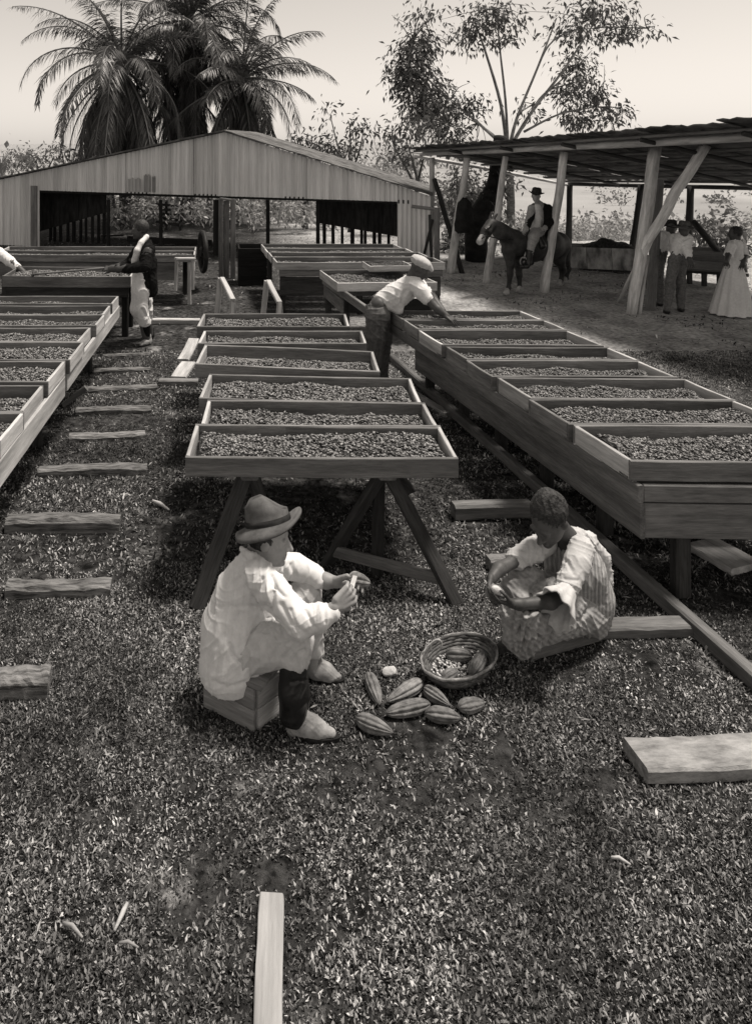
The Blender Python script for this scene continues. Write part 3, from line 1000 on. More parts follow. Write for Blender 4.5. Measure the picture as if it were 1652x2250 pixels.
def spoked_wheel(c, r, az, label):
    """a dark iron-tyred wheel seen nearly edge on"""
    root = empty('cart_wheel', (c.x, c.y, c.z - r), label, 'wheel')
    ax = Vector((math.cos(az), math.sin(az), 0))
    pr = Vector((-ax.y, ax.x, 0))
    def ring(rad, tube, name, m):
        mb = MB()
        pts = [c + (pr * math.cos(a) + Vector((0, 0, 1)) * math.sin(a)) * rad for a in np.linspace(0, 2 * math.pi, 29)]
        mb.tube(pts, tube, 6, False)
        mb.obj(name, m, root, True)
    ring(r, 0.05, 'rim', M_['iron'])
    ring(r * 0.16, 0.06, 'hub', M_['iron'])
    mbd = MB()
    ringv = [c + ax * 0.01 + (pr * math.cos(a) + Vector((0, 0, 1)) * math.sin(a)) * (r - 0.02) for a in np.linspace(0, 2 * math.pi, 25)[:-1]]
    mbd.add(ringv + [p - ax * 0.02 for p in ringv], [list(range(24)), [24 + i for i in range(24)][::-1]] + [[i, 24 + i, 24 + (i + 1) % 24, (i + 1) % 24] for i in range(24)])
    mbd.obj('web_plate', M_['wood_black'], root)
    for k in range(10):
        a = k * math.pi / 5
        dr = pr * math.cos(a) + Vector((0, 0, 1)) * math.sin(a)
        board('spoke', c + dr * r * 0.12, c + dr * (r - 0.02), 0.05, 0.03, M_['wood_black'], root, wdir=ax)
    return root


spoked_wheel(U(446, 553, 15.0), 0.40, 0.2, 'dark spoked wheel leaning beside the plank post')
bn = empty('shadow_box', (U(560, 600, 15.6).x, 15.6, 0), 'dark low box put in for the black shadow between the plank post and the far trays', 'bin')  # black boards added where there is only dark shadow
p, q = U(524, 545, 15.3), U(590, 541, 15.3)
for k in range(4):
    z = 0.1 + 0.2 * k
    board('front_board', Vector((p.x, 15.3, z)), Vector((q.x, 15.3, z)), 0.19, 0.03, M_['wood_black'], bn)
    board('back_board', Vector((p.x, 16.0, z)), Vector((q.x, 16.0, z)), 0.19, 0.03, M_['wood_black'], bn)
    board('side_board', Vector((p.x + 0.015, 15.33, z)), Vector((p.x + 0.015, 15.97, z)), 0.186, 0.03, M_['wood_black'], bn)

# ------------------------------------------------------------------ the pole shed on the right
shed = empty('pole_shed', (8.5, 16, 0), 'open pole shed with a dark sloping roof on the right', 'shed')
SA = Vector((5.05, 18.6, 0))                      # far left corner of the high side
sd = Vector((0.322, -0.947, 0))                   # along the high side, towards the camera
sw = Vector((0.947, 0.322, 0))                    # across, to the low side
LEN, WID = 10.5, 4.75
hz_ = lambda t: 2.71 + 0.046 * t                  # height of the high plate
lz_ = 1.875
lzf = lambda t: 1.875 + 0.04 * t
# front plate (a long pole)
log('plate_pole', [SA - sd * 0.3 + Vector((0, 0, hz_(0))), SA + sd * 3 + Vector((0, 0, hz_(3))), SA + sd * 6 + Vector((0, 0, hz_(6))), SA + sd * LEN + Vector((0, 0, hz_(LEN)))], [0.05, 0.06, 0.07, 0.075], M_['pole'], shed, wob=0.06)
log('plate_pole', [SA + sw * WID + Vector((0, 0, lz_)), SA + sw * WID + sd * 5 + Vector((0, 0, lzf(5) - 0.02)), SA + sw * WID + sd * LEN + Vector((0, 0, lzf(LEN)))], [0.05, 0.05, 0.05], D_, shed, wob=0.06)
log('rafter', [SA - sw * 0.2 + Vector((0, 0, hz_(0) - 0.02)), SA + sw * 2.4 + Vector((0, 0, 2.27)), SA + sw * WID + Vector((0, 0, lz_ - 0.03))], [0.05, 0.045, 0.04], M_['pole'], shed, wob=0.08)
# roof: overlapping sheets running from the overhanging high eave down to the low side, with battens under them
slope = (hz_(0) - lz_) / WID
ns = 14
for k in range(ns):
    a0, a1 = LEN * k / ns + 0.1, LEN * (k + 1) / ns + 0.15
    v, f = [], []
    cols, rows = 8, 9
    oh = 0.42 + random.uniform(-0.06, 0.07) + 0.02 * k
    lo_end = WID + random.uniform(-0.25, 0.12)
    for i in range(cols + 1):
        a = a0 + (a1 - a0) * i / cols
        for j in range(rows + 1):
            b = -oh + (lo_end + oh) * j / rows
            z = hz_(a) + 0.09 - slope * b + 0.012 * math.sin(i * 2.3) + random.uniform(-1, 1) * 0.008 + (0.02 if k % 2 else 0)
            p = SA + sd * a + sw * b
            v.append((p.x, p.y, z))
    for i in range(cols):
        for j in range(rows):
            q = i * (rows + 1) + j
            f.append([q, q + 1, q + rows + 2, q + rows + 1])
    m = len(v)
    v += [(x, y, z + 0.02) for (x, y, z) in v]
    f += [[i + m for i in reversed(e)] for e in f]
    for j in range(rows):
        f.append([j, j + m, j + 1 + m, j + 1]); q = cols * (rows + 1) + j
        f.append([q, q + 1, q + 1 + m, q + m])
    for i in range(cols):
        q, q2 = i * (rows + 1), (i + 1) * (rows + 1)
        f.append([q, q2, q2 + m, q + m])
        q, q2 = q + rows, q2 + rows
        f.append([q, q + m, q2 + m, q2])
    obj_w('roof_sheet', np.array(v), f, M_['roof_sheet'], shed)
for j in range(8):
    b = -0.3 + j * 0.68
    if b > WID: continue
    p0, p1 = SA + sd * 0.15 + sw * b, SA + sd * (LEN - 0.4) + sw * b
    log('batten', [Vector((p0.x, p0.y, hz_(0) + 0.035 - slope * b)), Vector((p1.x, p1.y, hz_(LEN) + 0.02 - slope * b))], [0.03, 0.03], M_['wood_mid'], shed, n=6, wob=0.1, seg=10)
for j in range(1, 7):
    p0 = SA + sd * (j * 1.7)
    log('rafter', [p0 - sw * 0.35 + Vector((0, 0, hz_(j * 1.7) + slope * 0.35 - 0.02)), p0 + sw * WID + Vector((0, 0, lzf(j * 1.7) + 0.0))], [0.04, 0.035], M_['wood_dark'], shed, n=7, wob=0.1, seg=8)
# front posts
G0 = lambda x, y: G(x, y, 0) - Vector((0, 0, 0.05))
log('post', [G0(1387, 688), U(1414, 505, 12.85), U(1441, 322, 12.9)], [0.085, 0.1, 0.1], M_['pole'], shed, n=12)
log('post', [G0(1193, 642), U(1217, 490, 14.75), U(1240, 334, 14.7)], [0.09, 0.085, 0.075], M_['pole'], shed)
log('post', [G0(1066, 622), U(1082, 542, 15.8), U(1093, 480, 15.8), U(1109, 344, 15.9)], [0.08, 0.08, 0.075, 0.06], M_['pole'], shed)
log('post', [G0(988, 600), U(1006, 480, 17.0), U(1026, 347, 16.9)], [0.1, 0.085, 0.075], M_['pole'], shed)
pe = U(950, 346, 18.5)
log('post', [Vector((pe.x - 0.05, pe.y, -0.05)), Vector((pe.x - 0.03, pe.y, 1.4)), pe], [0.075, 0.07, 0.065], M_['pole'], shed)
# plank beside the nearest post, and the raking struts
pk = U(1447, 395, 13.1)
board('post_plank', Vector((U(1428, 0, 13.1).x, 13.1, 0)), pk, 0.17, 0.05, W_, shed, wdir=(1, 0, 0))
log('strut', [U(1549, 318, 12.4), U(1487, 420, 12.55), U(1424, 526, 12.75), Vector((U(1404, 0, 12.9).x, 12.9, 0.9))], [0.085, 0.085, 0.08, 0.075], M_['pole'], shed, n=12)
log('strut', [U(954, 394, 18.3), U(985, 495, 17.6), G0(1016, 600)], [0.06, 0.06, 0.06], D_, shed)
log('strut', [U(1524, 488, 16.3), U(1588, 566, 15.2), Vector((U(1610, 0, 14.9).x, 14.9, 0.6))], [0.07, 0.06, 0.06], D_, shed)
log('strut', [G0(1356, 664), U(1414, 545, 12.95)], [0.035, 0.03], M_['pole'], shed)
log('strut', [G0(1404, 690), U(1422, 560, 12.95)], [0.03, 0.03], M_['pole'], shed)
# rear posts, dark against the fields
for tt, lean in ((0.05, -0.05), (2.31, -0.28), (3.63, -0.12), (6.0, 0.0)):
    p = SA + sw * WID + sd * tt
    log('post', [Vector((p.x + lean, p.y, float(ground_z(p.x, p.y)) - 0.1)), Vector((p.x, p.y, lzf(tt)))], [0.09, 0.075], D_, shed, n=8)

# coat hung on a shed post
ct = MB()
c0 = U(1020, 436, 16.7)
for i in range(5):
    pass
prof = [(0.05, 0.0), (0.14, -0.1), (0.17, -0.35), (0.21, -0.62), (0.2, -0.78)]
v, f = [], []
n = 14
for i, (r0, dz) in enumerate(prof):
    for k in range(n):
        th = 2 * math.pi * k / n
        rr = r0 * (1 + 0.18 * math.sin(4 * th + i))
        v.append((c0.x + rr * math.cos(th), c0.y + 0.5 * rr * math.sin(th), c0.z + dz + 0.03 * math.sin(3 * th)))
for i in range(len(prof) - 1):
    for k in range(n):
        f.append([i * n + k, i * n + (k + 1) % n, (i + 1) * n + (k + 1) % n, (i + 1) * n + k])
f.append(list(range(n)))
f.append([(len(prof) - 1) * n + k for k in range(n)][::-1])
o = obj_w('hanging_coat', np.array(v), f, mat_noise('black_cloth', 0.006, 0.018, scale=9, bump=0.4), None, True)
tag(o, 'black coat hung on the shed post left of the mule', 'coat')

# the long stained trough on trestles at the back of the shed
tr = empty('trough', (U(1330, 590, 17.3).x, 17.3, 0), 'long stained wooden trough on crossed legs behind the mule', 'trough')
M_['stained'] = mat_noise('stained_boards', 0.08, 0.42, scale=3.5, stretch=(1.2, 0.5, 0.5), bump=0.3, rand=0.2)
ta, tb = U(1236, 542, 17.6), U(1402, 546, 16.6)
for k in range(3):
    s0, s1 = k / 3, (k + 1) / 3 - 0.006
    a, b = ta.lerp(tb, s0), ta.lerp(tb, s1)
    board('side_panel', a + Vector((0, 0, -0.26)), b + Vector((0, 0, -0.26)), 0.5, 0.04, M_['stained'], tr)
board('bottom_rail', ta + Vector((-0.1, -0.03, -0.57)), tb + Vector((0.2, -0.03, -0.57)), 0.08, 0.08, D_, tr)
back = Vector((0.25, 0.7, 0))
board('back_panel', ta + back + Vector((0, 0, -0.26)), tb + back + Vector((0, 0, -0.26)), 0.5, 0.04, MD, tr)
board('floor_board', ta + back * 0.5 + Vector((0, 0, -0.5)), tb + back * 0.5 + Vector((0, 0, -0.5)), 0.68, 0.03, MD, tr, wdir=back)
for s in (0.08, 0.5, 0.9):
    a = ta.lerp(tb, s)
    board('leg', a + Vector((-0.28, 0.05, -0.58)), Vector((a.x + 0.3, a.y + 0.05, 0)), 0.08, 0.06, D_, tr, wdir=(0, 1, 0))
    board('leg', a + Vector((0.28, 0.13, -0.58)), Vector((a.x - 0.3, a.y + 0.13, 0)), 0.08, 0.06, D_, tr, wdir=(0, 1, 0))
tr2 = empty('trough', (U(1560, 590, 15.3).x, 15.3, 0), 'grey plank trough behind the two men at the right', 'trough')
ta2, tb2 = U(1505, 550, 15.6), U(1640, 556, 14.6)
board('side_panel', ta2 + Vector((0, 0, -0.1)), tb2 + Vector((0, 0, -0.1)), 0.19, 0.04, W_, tr2)
board('side_panel', ta2 + Vector((0, 0, -0.3)), tb2 + Vector((0, 0, -0.3)), 0.19, 0.04, MD, tr2)
board('bottom_rail', ta2 + Vector((0, -0.03, -0.44)), tb2 + Vector((0, -0.03, -0.44)), 0.07, 0.08, D_, tr2)
board('back_panel', ta2 + back + Vector((0, 0, -0.2)), tb2 + back + Vector((0, 0, -0.2)), 0.38, 0.04, MD, tr2)
board('floor_board', ta2 + back * 0.5 + Vector((0, 0, -0.41)), tb2 + back * 0.5 + Vector((0, 0, -0.41)), 0.68, 0.03, MD, tr2, wdir=back)
for s in (0.1, 0.35, 0.6, 0.9):
    a = ta2.lerp(tb2, s)
    board('leg', a + Vector((0, 0.06, -0.46)), Vector((a.x, a.y + 0.06, 0)), 0.09, 0.08, D_, tr2, wdir=(1, 0, 0))
# dark heap of pulp on the trough
gx = np.linspace(0, 1, 26); gy = np.linspace(0, 1, 9)
A, B = np.meshgrid(gx, gy, indexing='ij')
hh = np.clip(np.sin(A * math.pi) ** 0.6 * np.sin(B * math.pi) ** 0.5, 0, 1) * (0.09 + 0.16 * vnoise(A * 9, B * 4, 4))
e0, e1 = ta.lerp(tb, 0.3) + back * 0.08, ta.lerp(tb, 0.98) + back * 0.08
v = [e0 + (e1 - e0) * a + back * 0.84 * b + Vector((0, 0, -0.03 + h_)) for a, b, h_ in zip(A.ravel(), B.ravel(), hh.ravel())]
ii = np.arange(26 * 9).reshape(26, 9)
f = np.stack([ii[:-1, :-1], ii[1:, :-1], ii[1:, 1:], ii[:-1, 1:]], -1).reshape(-1, 4)
o = obj_w('pulp_heap', np.array([tuple(p) for p in v]), f, mat_noise('dark_pulp', 0.01, 0.06, scale=20, bump=0.9, dist=0.05), None, True)
tag(o, 'dark heap of husks lying in the stained trough', 'husk heap')

# ------------------------------------------------------------------ foliage helpers
def leaf_cloud(name, blobs, n, size, mat, parent, seed, droop=0.5, aspect=0.32, origin=None, hollow=0.35, tone=(1.4, 2.2)):
    """blobs: (centre, rx, ry, rz, weight); pointed leaves spread in and over the blobs, hung in small sprays"""
    r = np.random.default_rng(seed)
    wts = np.array([b[4] for b in blobs], float); wts /= wts.sum()
    which = r.choice(len(blobs), n // 5 + 1, p=wts)
    C = np.array([tuple(b[0]) for b in blobs])[which]
    S = np.array([b[1:4] for b in blobs])[which]
    d = r.normal(size=(len(which), 3)); d /= np.linalg.norm(d, axis=1)[:, None]
    rad = (hollow + (1 - hollow) * r.uniform(0, 1, len(which)) ** 0.7)[:, None] * r.uniform(0.7, 1.12, len(which))[:, None]
    spray = C + d * S * rad
    P = np.repeat(spray, 5, 0)[:n] + r.normal(size=(n, 3)) * size * 0.9
    sd_ = np.repeat(d, 5, 0)[:n]
    D = sd_ * 0.5 + r.normal(size=(n, 3)) * 0.55
    D[:, 2] -= droop
    D /= np.linalg.norm(D, axis=1)[:, None]
    N = r.normal(size=(n, 3))
    W = np.cross(D, N); W /= np.linalg.norm(W, axis=1)[:, None] + 1e-9
    L = size * r.uniform(0.6, 1.4, n)
    hw = L * aspect * 0.5 * r.uniform(0.7, 1.2, n)
    v = np.empty((n, 4, 3))
    v[:, 0] = P
    mid = P + D * (L * 0.45)[:, None]
    v[:, 1] = mid + W * hw[:, None]
    v[:, 2] = P + D * L[:, None] + np.array([0, 0, -1]) * (L * 0.15)[:, None]
    v[:, 3] = mid - W * hw[:, None]
    f = np.arange(n * 4).reshape(n, 4)
    o = obj_w(name, v.reshape(-1, 3), f, mat, parent, False, origin)
    set_tone(o.data, np.repeat(r.beta(tone[0], tone[1], n), 4))
    return o


def blob(x, y, rx, ry, d, w=1.0, depth=None):
    s = d / F
    return (U(x, y, d), rx * s, (depth or (rx + ry) / 2) * s, ry * s, w * rx * ry / 2000.0)


def limb(mb, pts, r0, r1, n=7, sub=4):
    """a smooth tapering branch"""
    pts = [Vector(p) for p in pts]
    P = []
    for i in range(len(pts) - 1):
        p0, p1, p2, p3 = pts[max(i - 1, 0)], pts[i], pts[i + 1], pts[min(i + 2, len(pts) - 1)]
        for k in range(sub):
            t = k / sub
            P.append(0.5 * ((2 * p1) + (p2 - p0) * t + (2 * p0 - 5 * p1 + 4 * p2 - p3) * t * t + (3 * p1 - p0 - 3 * p2 + p3) * t ** 3))
    P.append(pts[-1])
    m = len(P) - 1
    mb.tube(P, [r0 + (r1 - r0) * i / m for i in range(m + 1)], n)


# ------------------------------------------------------------------ coconut palms behind the barn
def frond_mesh(name, base, az, el, L, droop, r, parent, mat, leafl=0.8, dead=0.0, npair=78):
    pts = []
    p = Vector(base)
    e = el
    n = 16
    tw = r.uniform(-0.25, 0.25)
    for i in range(n + 1):
        pts.append(p.copy())
        t = i / n
        dr = Vector((math.cos(az + tw * t) * math.cos(e), math.sin(az + tw * t) * math.cos(e), math.sin(e)))
        p = p + dr * (L / n)
        e -= droop * (0.5 + 1.3 * t) / n
        if e < -1.52: e = -1.52
    mb = MB()
    mb.tube(pts, [0.045 * (1 - 0.85 * i / n) + 0.004 for i in range(n + 1)], 5)
    tones = [0.75 - 0.4 * dead] * len(mb.v)
    for k in range(npair):
        t = 0.1 + 0.9 * (k + r.uniform(0, 0.8)) / npair
        i = min(int(t * n), n - 1)
        q = pts[i].lerp(pts[i + 1], t * n - i)
        fw = (pts[i + 1] - pts[i]).normalized()
        side = fw.cross(Vector((0, 0, 1)))
        if side.length < 0.05: side = Vector((-math.sin(az), math.cos(az), 0))
        side.normalize()
        up = side.cross(fw)
        ll = leafl * (0.35 + 0.65 * math.sin(math.pi * min(1, 0.15 + 0.85 * t) ** 0.8)) * r.uniform(0.8, 1.15)
        for s in (-1, 1):
            dv = (side * s * r.uniform(0.55, 0.9) + fw * r.uniform(0.45, 0.8) + up * r.uniform(-0.1, 0.25) - Vector((0, 0, 1)) * (r.uniform(0.25, 0.7) + dead * 0.7)).normalized()
            wv = dv.cross(up)
            if wv.length < 0.01: wv = fw
            wv = wv.normalized() * (0.017 + 0.006 * r.uniform(-1, 1)) + up * 0.006
            m1 = q + dv * ll * 0.5
            tip = q + dv * ll + Vector((0, 0, -ll * (0.12 + 0.25 * r.uniform(0, 1))))
            mb.add([q, m1 + wv, tip, m1 - wv], [[0, 1, 2, 3]])
            tones += [float(np.clip(r.beta(1.6, 2.6) - 0.4 * dead, 0, 1))] * 4
    o = mb.obj(name, mat, parent)
    set_tone(o.data, tones)
    return o


def palm(x, y, d, nf, seed, label, L=4.0, dead=10, skew=None):
    r = np.random.default_rng(seed)
    c = U(x, y, d)
    base = Vector((c.x + r.uniform(-0.4, 0.4), c.y + 0.3, float(ground_z(c.x, c.y)) - 0.1))
    root = empty('palm_tree', base, label, 'palm', 'coconut palms behind the barn')
    mb = MB()
    limb(mb, [base, base.lerp(c, 0.4) + Vector((0.12, 0, 0)), base.lerp(c, 0.8), c], 0.22, 0.15, 9, 6)
    mb.obj('trunk', M_['bark'], root, True)
    for k in range(nf):
        az = 2 * math.pi * (k * 0.381966 + r.uniform(-0.04, 0.04))
        el = 1.35 - 1.75 * (k / nf) + r.uniform(-0.15, 0.15)
        frond_mesh('frond', c + Vector((0, 0, -0.2 * k / nf)), az, el, L * r.uniform(0.75, 1.12), r.uniform(0.6, 2.0), r, root, M_['frond'])
    for k in range(dead):
        az = r.uniform(0, 6.28)
        frond_mesh('dead_frond', c + Vector((0, 0, -0.3)), az, r.uniform(-1.25, -0.5), L * r.uniform(0.75, 1.1), r.uniform(0.7, 1.4), r, root, M_['frond'], 0.85, 0.8, 64)
    return root


palm(268, 132, 26.5, 30, 1, 'leftmost coconut palm with a dark skirt of hanging fronds', 4.5, 46)
palm(418, 40, 28.5, 34, 2, 'tallest coconut palm, in the middle of the clump behind the barn', 4.6, 30)
palm(532, 168, 27.5, 28, 3, 'rightmost coconut palm, over the barn ridge', 3.5, 22)
palm(400, 170, 30.0, 26, 4, 'low coconut palm filling the gap between its taller neighbours', 4.2, 24)

# ------------------------------------------------------------------ tall fan-stemmed tree behind the pole shed
d0 = 27.0
M_['bark_mid'] = mat_noise('grey_bark', 0.12, 0.28, scale=5, bump=0.5)
base = U(1112, 300, d0); base.z = float(ground_z(base.x, base.y)) - 0.2
t = empty('leafy_tree', base, 'tall tree with fanning bare stems and hanging leaves above the pole shed', 'tree')
mb = MB()
root_p = U(1114, 330, d0)
limb(mb, [base, base.lerp(root_p, 0.6) + Vector((0.15, 0, 0)), root_p], 0.17, 0.12, 9)
mb.obj('trunk', M_['bark'], t, True)
stems = [[(1114, 330, 27), (1100, 230, 27.2), (1068, 120, 27.4), (1040, 40, 27.5)], [(1116, 330, 27), (1110, 220, 26.8), (1098, 110, 26.6), (1090, 20, 26.4)],
         [(1118, 330, 27), (1135, 260, 27.2), (1180, 150, 27.6), (1222, 40, 28)], [(1120, 325, 27), (1165, 250, 26.8), (1240, 150, 26.4), (1305, 50, 26)],
         [(1118, 330, 27), (1175, 230, 27.4), (1200, 200, 27.6)], [(1110, 325, 27), (1050, 270, 26.8), (990, 220, 26.5), (930, 160, 26.3), (905, 90, 26.2)],
         [(1108, 320, 27), (1070, 285, 27.2), (1010, 250, 27.4)], [(1210, 195, 27.6), (1262, 150, 27.8), (1300, 110, 28)], [(1150, 290, 27), (1230, 250, 26.6), (1310, 235, 26.3)],
         [(1180, 150, 27.6), (1205, 100, 27.5), (1250, 70, 27.4), (1330, 60, 27.3)], [(1305, 60, 26), (1360, 60, 26), (1420, 62, 26)]]
for k, s in enumerate(stems):
    mb = MB()
    r0 = (0.075, 0.06, 0.07, 0.075, 0.04, 0.06, 0.04, 0.035, 0.05, 0.04, 0.03)[k]
    limb(mb, [U(*q) for q in s], r0, r0 * 0.35, 6)
    mb.obj('limb', M_['bark_mid'], t, True)
bl = [blob(925, 95, 44, 38, 26.3, 1.3), blob(900, 160, 60, 54, 26.3, 1.7), blob(940, 230, 66, 64, 26.5, 2.0), blob(885, 120, 40, 30, 26.2, 0.6), blob(985, 285, 45, 40, 26.8, 1.1),
      blob(1035, 235, 36, 30, 27, 0.8), blob(1035, 75, 52, 34, 27.4, 1.3), blob(1085, 35, 70, 35, 26.8), blob(1110, 85, 26, 22, 26.6, 0.8), blob(1265, 70, 62, 24, 27.6, 1.0),
      blob(1345, 75, 52, 22, 26.4, 0.9), blob(1415, 68, 48, 18, 26, 0.8), blob(1262, 150, 36, 48, 27.8, 1.0), blob(1248, 205, 34, 40, 27.4), blob(1300, 205, 36, 46, 26.6, 0.9),
      blob(1265, 262, 56, 30, 26.6, 1.0), blob(1350, 250, 46, 24, 26.4, 0.8), blob(1165, 240, 30, 26, 27.2, 0.35), blob(1010, 320, 50, 30, 27.2, 0.6), blob(1310, 25, 90, 30, 26.5, 0.8), blob(930, 30, 60, 25, 26.3, 0.4)]
tw_ = np.random.default_rng(8)
mb = MB()
spts = [U(*q) for s in stems for q in s[1:]]
for b_ in bl:
    near = min(spts, key=lambda p: (p - b_[0]).length)
    for k in range(7):
        e = b_[0] + Vector((tw_.normal() * b_[1] * 0.6, tw_.normal() * b_[2] * 0.5, tw_.normal() * b_[3] * 0.6))
        m_ = near.lerp(e, 0.5) + Vector((tw_.normal() * 0.15, 0, 0.12))
        limb(mb, [near, m_, e], 0.022, 0.006, 4, 3)
o = mb.obj('twigs', M_['bark'], t, True)
o['kind'] = 'stuff'
bl = bl + [(b_[0], b_[1] * 1.45, b_[2] * 1.3, b_[3] * 1.35, b_[4] * 0.45) for b_ in bl]
leaf_cloud('crown', bl, 8600, 0.2, M_['leaf'], t, 31, 0.75, 0.36, hollow=0.1)

# ------------------------------------------------------------------ slender trees between the barn and the shed
def slender(x, ytop, d, stems, blobs, n, size, seed, label, mat='leaf', barkm='bark', group='slender trees behind the barn'):
    b = U(x, 400, d); b.z = float(ground_z(b.x, b.y)) - 0.1
    t = empty('slender_tree', b, label, 'tree', group)
    mb = MB()
    top = U(*stems[0][0])
    limb(mb, [b, b.lerp(top, 0.5) + Vector((0.05, 0, 0)), top], 0.12, 0.07, 7)
    mb.obj('trunk', M_[barkm], t, True)
    for s in stems:
        mb = MB()
        limb(mb, [U(*q) for q in s], 0.055, 0.012, 5)
        mb.obj('limb', M_[barkm], t, True)
    leaf_cloud('crown', [blob(*q) for q in blobs], n, size, M_[mat], t, seed, 0.55, 0.36, hollow=0.15)


slender(915, 300, 24, [[(915, 415, 24), (890, 365, 24), (870, 330, 24), (855, 290, 24)], [(915, 415, 24), (925, 370, 24), (935, 320, 24), (920, 280, 24)], [(918, 400, 24), (905, 350, 24), (890, 300, 24)]],
        [(900, 330, 40, 40, 24, 0.7), (945, 335, 30, 35, 24, 0.6), (870, 290, 36, 36, 24, 0.9), (920, 280, 40, 30, 24, 0.8), (845, 365, 14, 8, 24, 0.8)], 520, 0.2, 41, 'slender forked tree rising beside the right corner of the barn')
slender(770, 260, 26, [[(770, 390, 26), (745, 330, 26), (725, 250, 26)], [(770, 390, 26), (790, 330, 26), (800, 280, 26)], [(770, 380, 26), (770, 320, 26), (768, 270, 26)]],
        [(720, 250, 18, 34, 26, 0.9), (795, 280, 44, 30, 26, 1.0), (770, 330, 46, 30, 26, 0.8), (820, 300, 24, 30, 26, 0.6)], 420, 0.2, 42, 'thin-leaved tree above the right slope of the barn roof')
slender(670, 320, 25.5, [[(670, 380, 25.5), (660, 330, 25.5)], [(670, 380, 25.5), (690, 335, 25.5)]],
        [(662, 320, 34, 26, 25.5, 1.3), (712, 328, 34, 26, 25.5, 1.2), (640, 345, 26, 20, 25.5, 1.0), (745, 350, 34, 20, 25.5, 0.9)], 760, 0.2, 43, 'bushy dark tree top just over the right slope of the barn roof')
slender(90, 330, 27, [[(90, 400, 27), (80, 350, 27)], [(90, 400, 27), (120, 345, 27)]],
        [(70, 352, 40, 26, 27, 1.0), (125, 335, 34, 30, 27, 1.0), (30, 350, 36, 30, 27, 0.8), (160, 350, 20, 24, 27, 0.6)], 1000, 0.16, 44, 'grey bushy tree top over the left end of the barn', 'far_leaf')

# thicket at the left end of the pole shed
slender(1060, 380, 21.5, [[(1040, 470, 21.5), (1030, 420, 21.5)], [(1050, 470, 21.5), (1070, 420, 21.5)]],
        [(1030, 420, 40, 50, 21.5, 1.1), (1070, 440, 36, 50, 21.6, 0.9), (1005, 470, 36, 60, 21.5, 1.0), (1085, 500, 50, 30, 21.8, 0.8), (1010, 390, 30, 36, 21.5, 0.8), (1120, 400, 26, 12, 21.5, 0.7)], 1500, 0.17, 45,
        'leafy thicket tree at the left end of the pole shed', 'leaf')
# thick black trunk leaning under the shed
b = U(1048, 560, 18.6); b.z = -0.1
t = empty('gnarled_tree', b, 'thick black leaning trunk behind the mule’s head', 'tree')
mb = MB()
limb(mb, [b, U(1045, 520, 18.6), U(1055, 470, 18.6), U(1078, 430, 18.7), U(1090, 395, 18.8), U(1094, 350, 18.9), U(1100, 300, 19.0)], 0.3, 0.17, 10, 5)
mb.obj('trunk', mat_noise('black_bark', 0.008, 0.03, scale=6, bump=1.0, dist=0.06), t, True)
leaf_cloud('crown', [(U(1095, 375, 18.8), 0.25, 0.2, 0.5, 1.0), (U(1075, 440, 18.7), 0.25, 0.2, 0.3, 0.6)], 160, 0.16, M_['leaf'], t, 46, 0.6)

# bushes on the slope beyond the shed; the hazy ones get haze from pale leaf colour
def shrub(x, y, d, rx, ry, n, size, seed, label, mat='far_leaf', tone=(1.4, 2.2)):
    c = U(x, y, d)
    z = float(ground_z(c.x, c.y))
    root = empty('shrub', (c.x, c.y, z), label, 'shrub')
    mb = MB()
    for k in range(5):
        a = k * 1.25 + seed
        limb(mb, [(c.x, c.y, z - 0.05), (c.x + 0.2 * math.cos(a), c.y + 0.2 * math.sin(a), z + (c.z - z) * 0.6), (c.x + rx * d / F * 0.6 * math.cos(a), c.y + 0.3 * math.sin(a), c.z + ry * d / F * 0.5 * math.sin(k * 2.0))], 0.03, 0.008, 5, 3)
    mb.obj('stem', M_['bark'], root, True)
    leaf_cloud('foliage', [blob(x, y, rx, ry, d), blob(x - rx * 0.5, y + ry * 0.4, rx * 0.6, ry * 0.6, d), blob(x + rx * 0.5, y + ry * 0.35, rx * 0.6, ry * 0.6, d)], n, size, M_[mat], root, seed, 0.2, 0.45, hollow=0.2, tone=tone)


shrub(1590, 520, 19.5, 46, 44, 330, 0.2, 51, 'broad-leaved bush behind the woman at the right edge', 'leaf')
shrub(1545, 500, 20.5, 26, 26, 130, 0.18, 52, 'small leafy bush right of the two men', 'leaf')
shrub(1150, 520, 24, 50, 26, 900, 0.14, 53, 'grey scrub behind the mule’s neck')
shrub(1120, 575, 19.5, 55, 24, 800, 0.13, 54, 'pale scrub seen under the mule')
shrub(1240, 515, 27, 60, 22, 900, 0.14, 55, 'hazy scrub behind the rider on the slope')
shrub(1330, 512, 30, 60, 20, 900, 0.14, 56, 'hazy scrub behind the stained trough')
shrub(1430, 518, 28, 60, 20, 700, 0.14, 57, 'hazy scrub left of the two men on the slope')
shrub(1010, 530, 20, 36, 40, 700, 0.13, 58, 'dark scrub at the foot of the shed’s left posts', 'leaf')

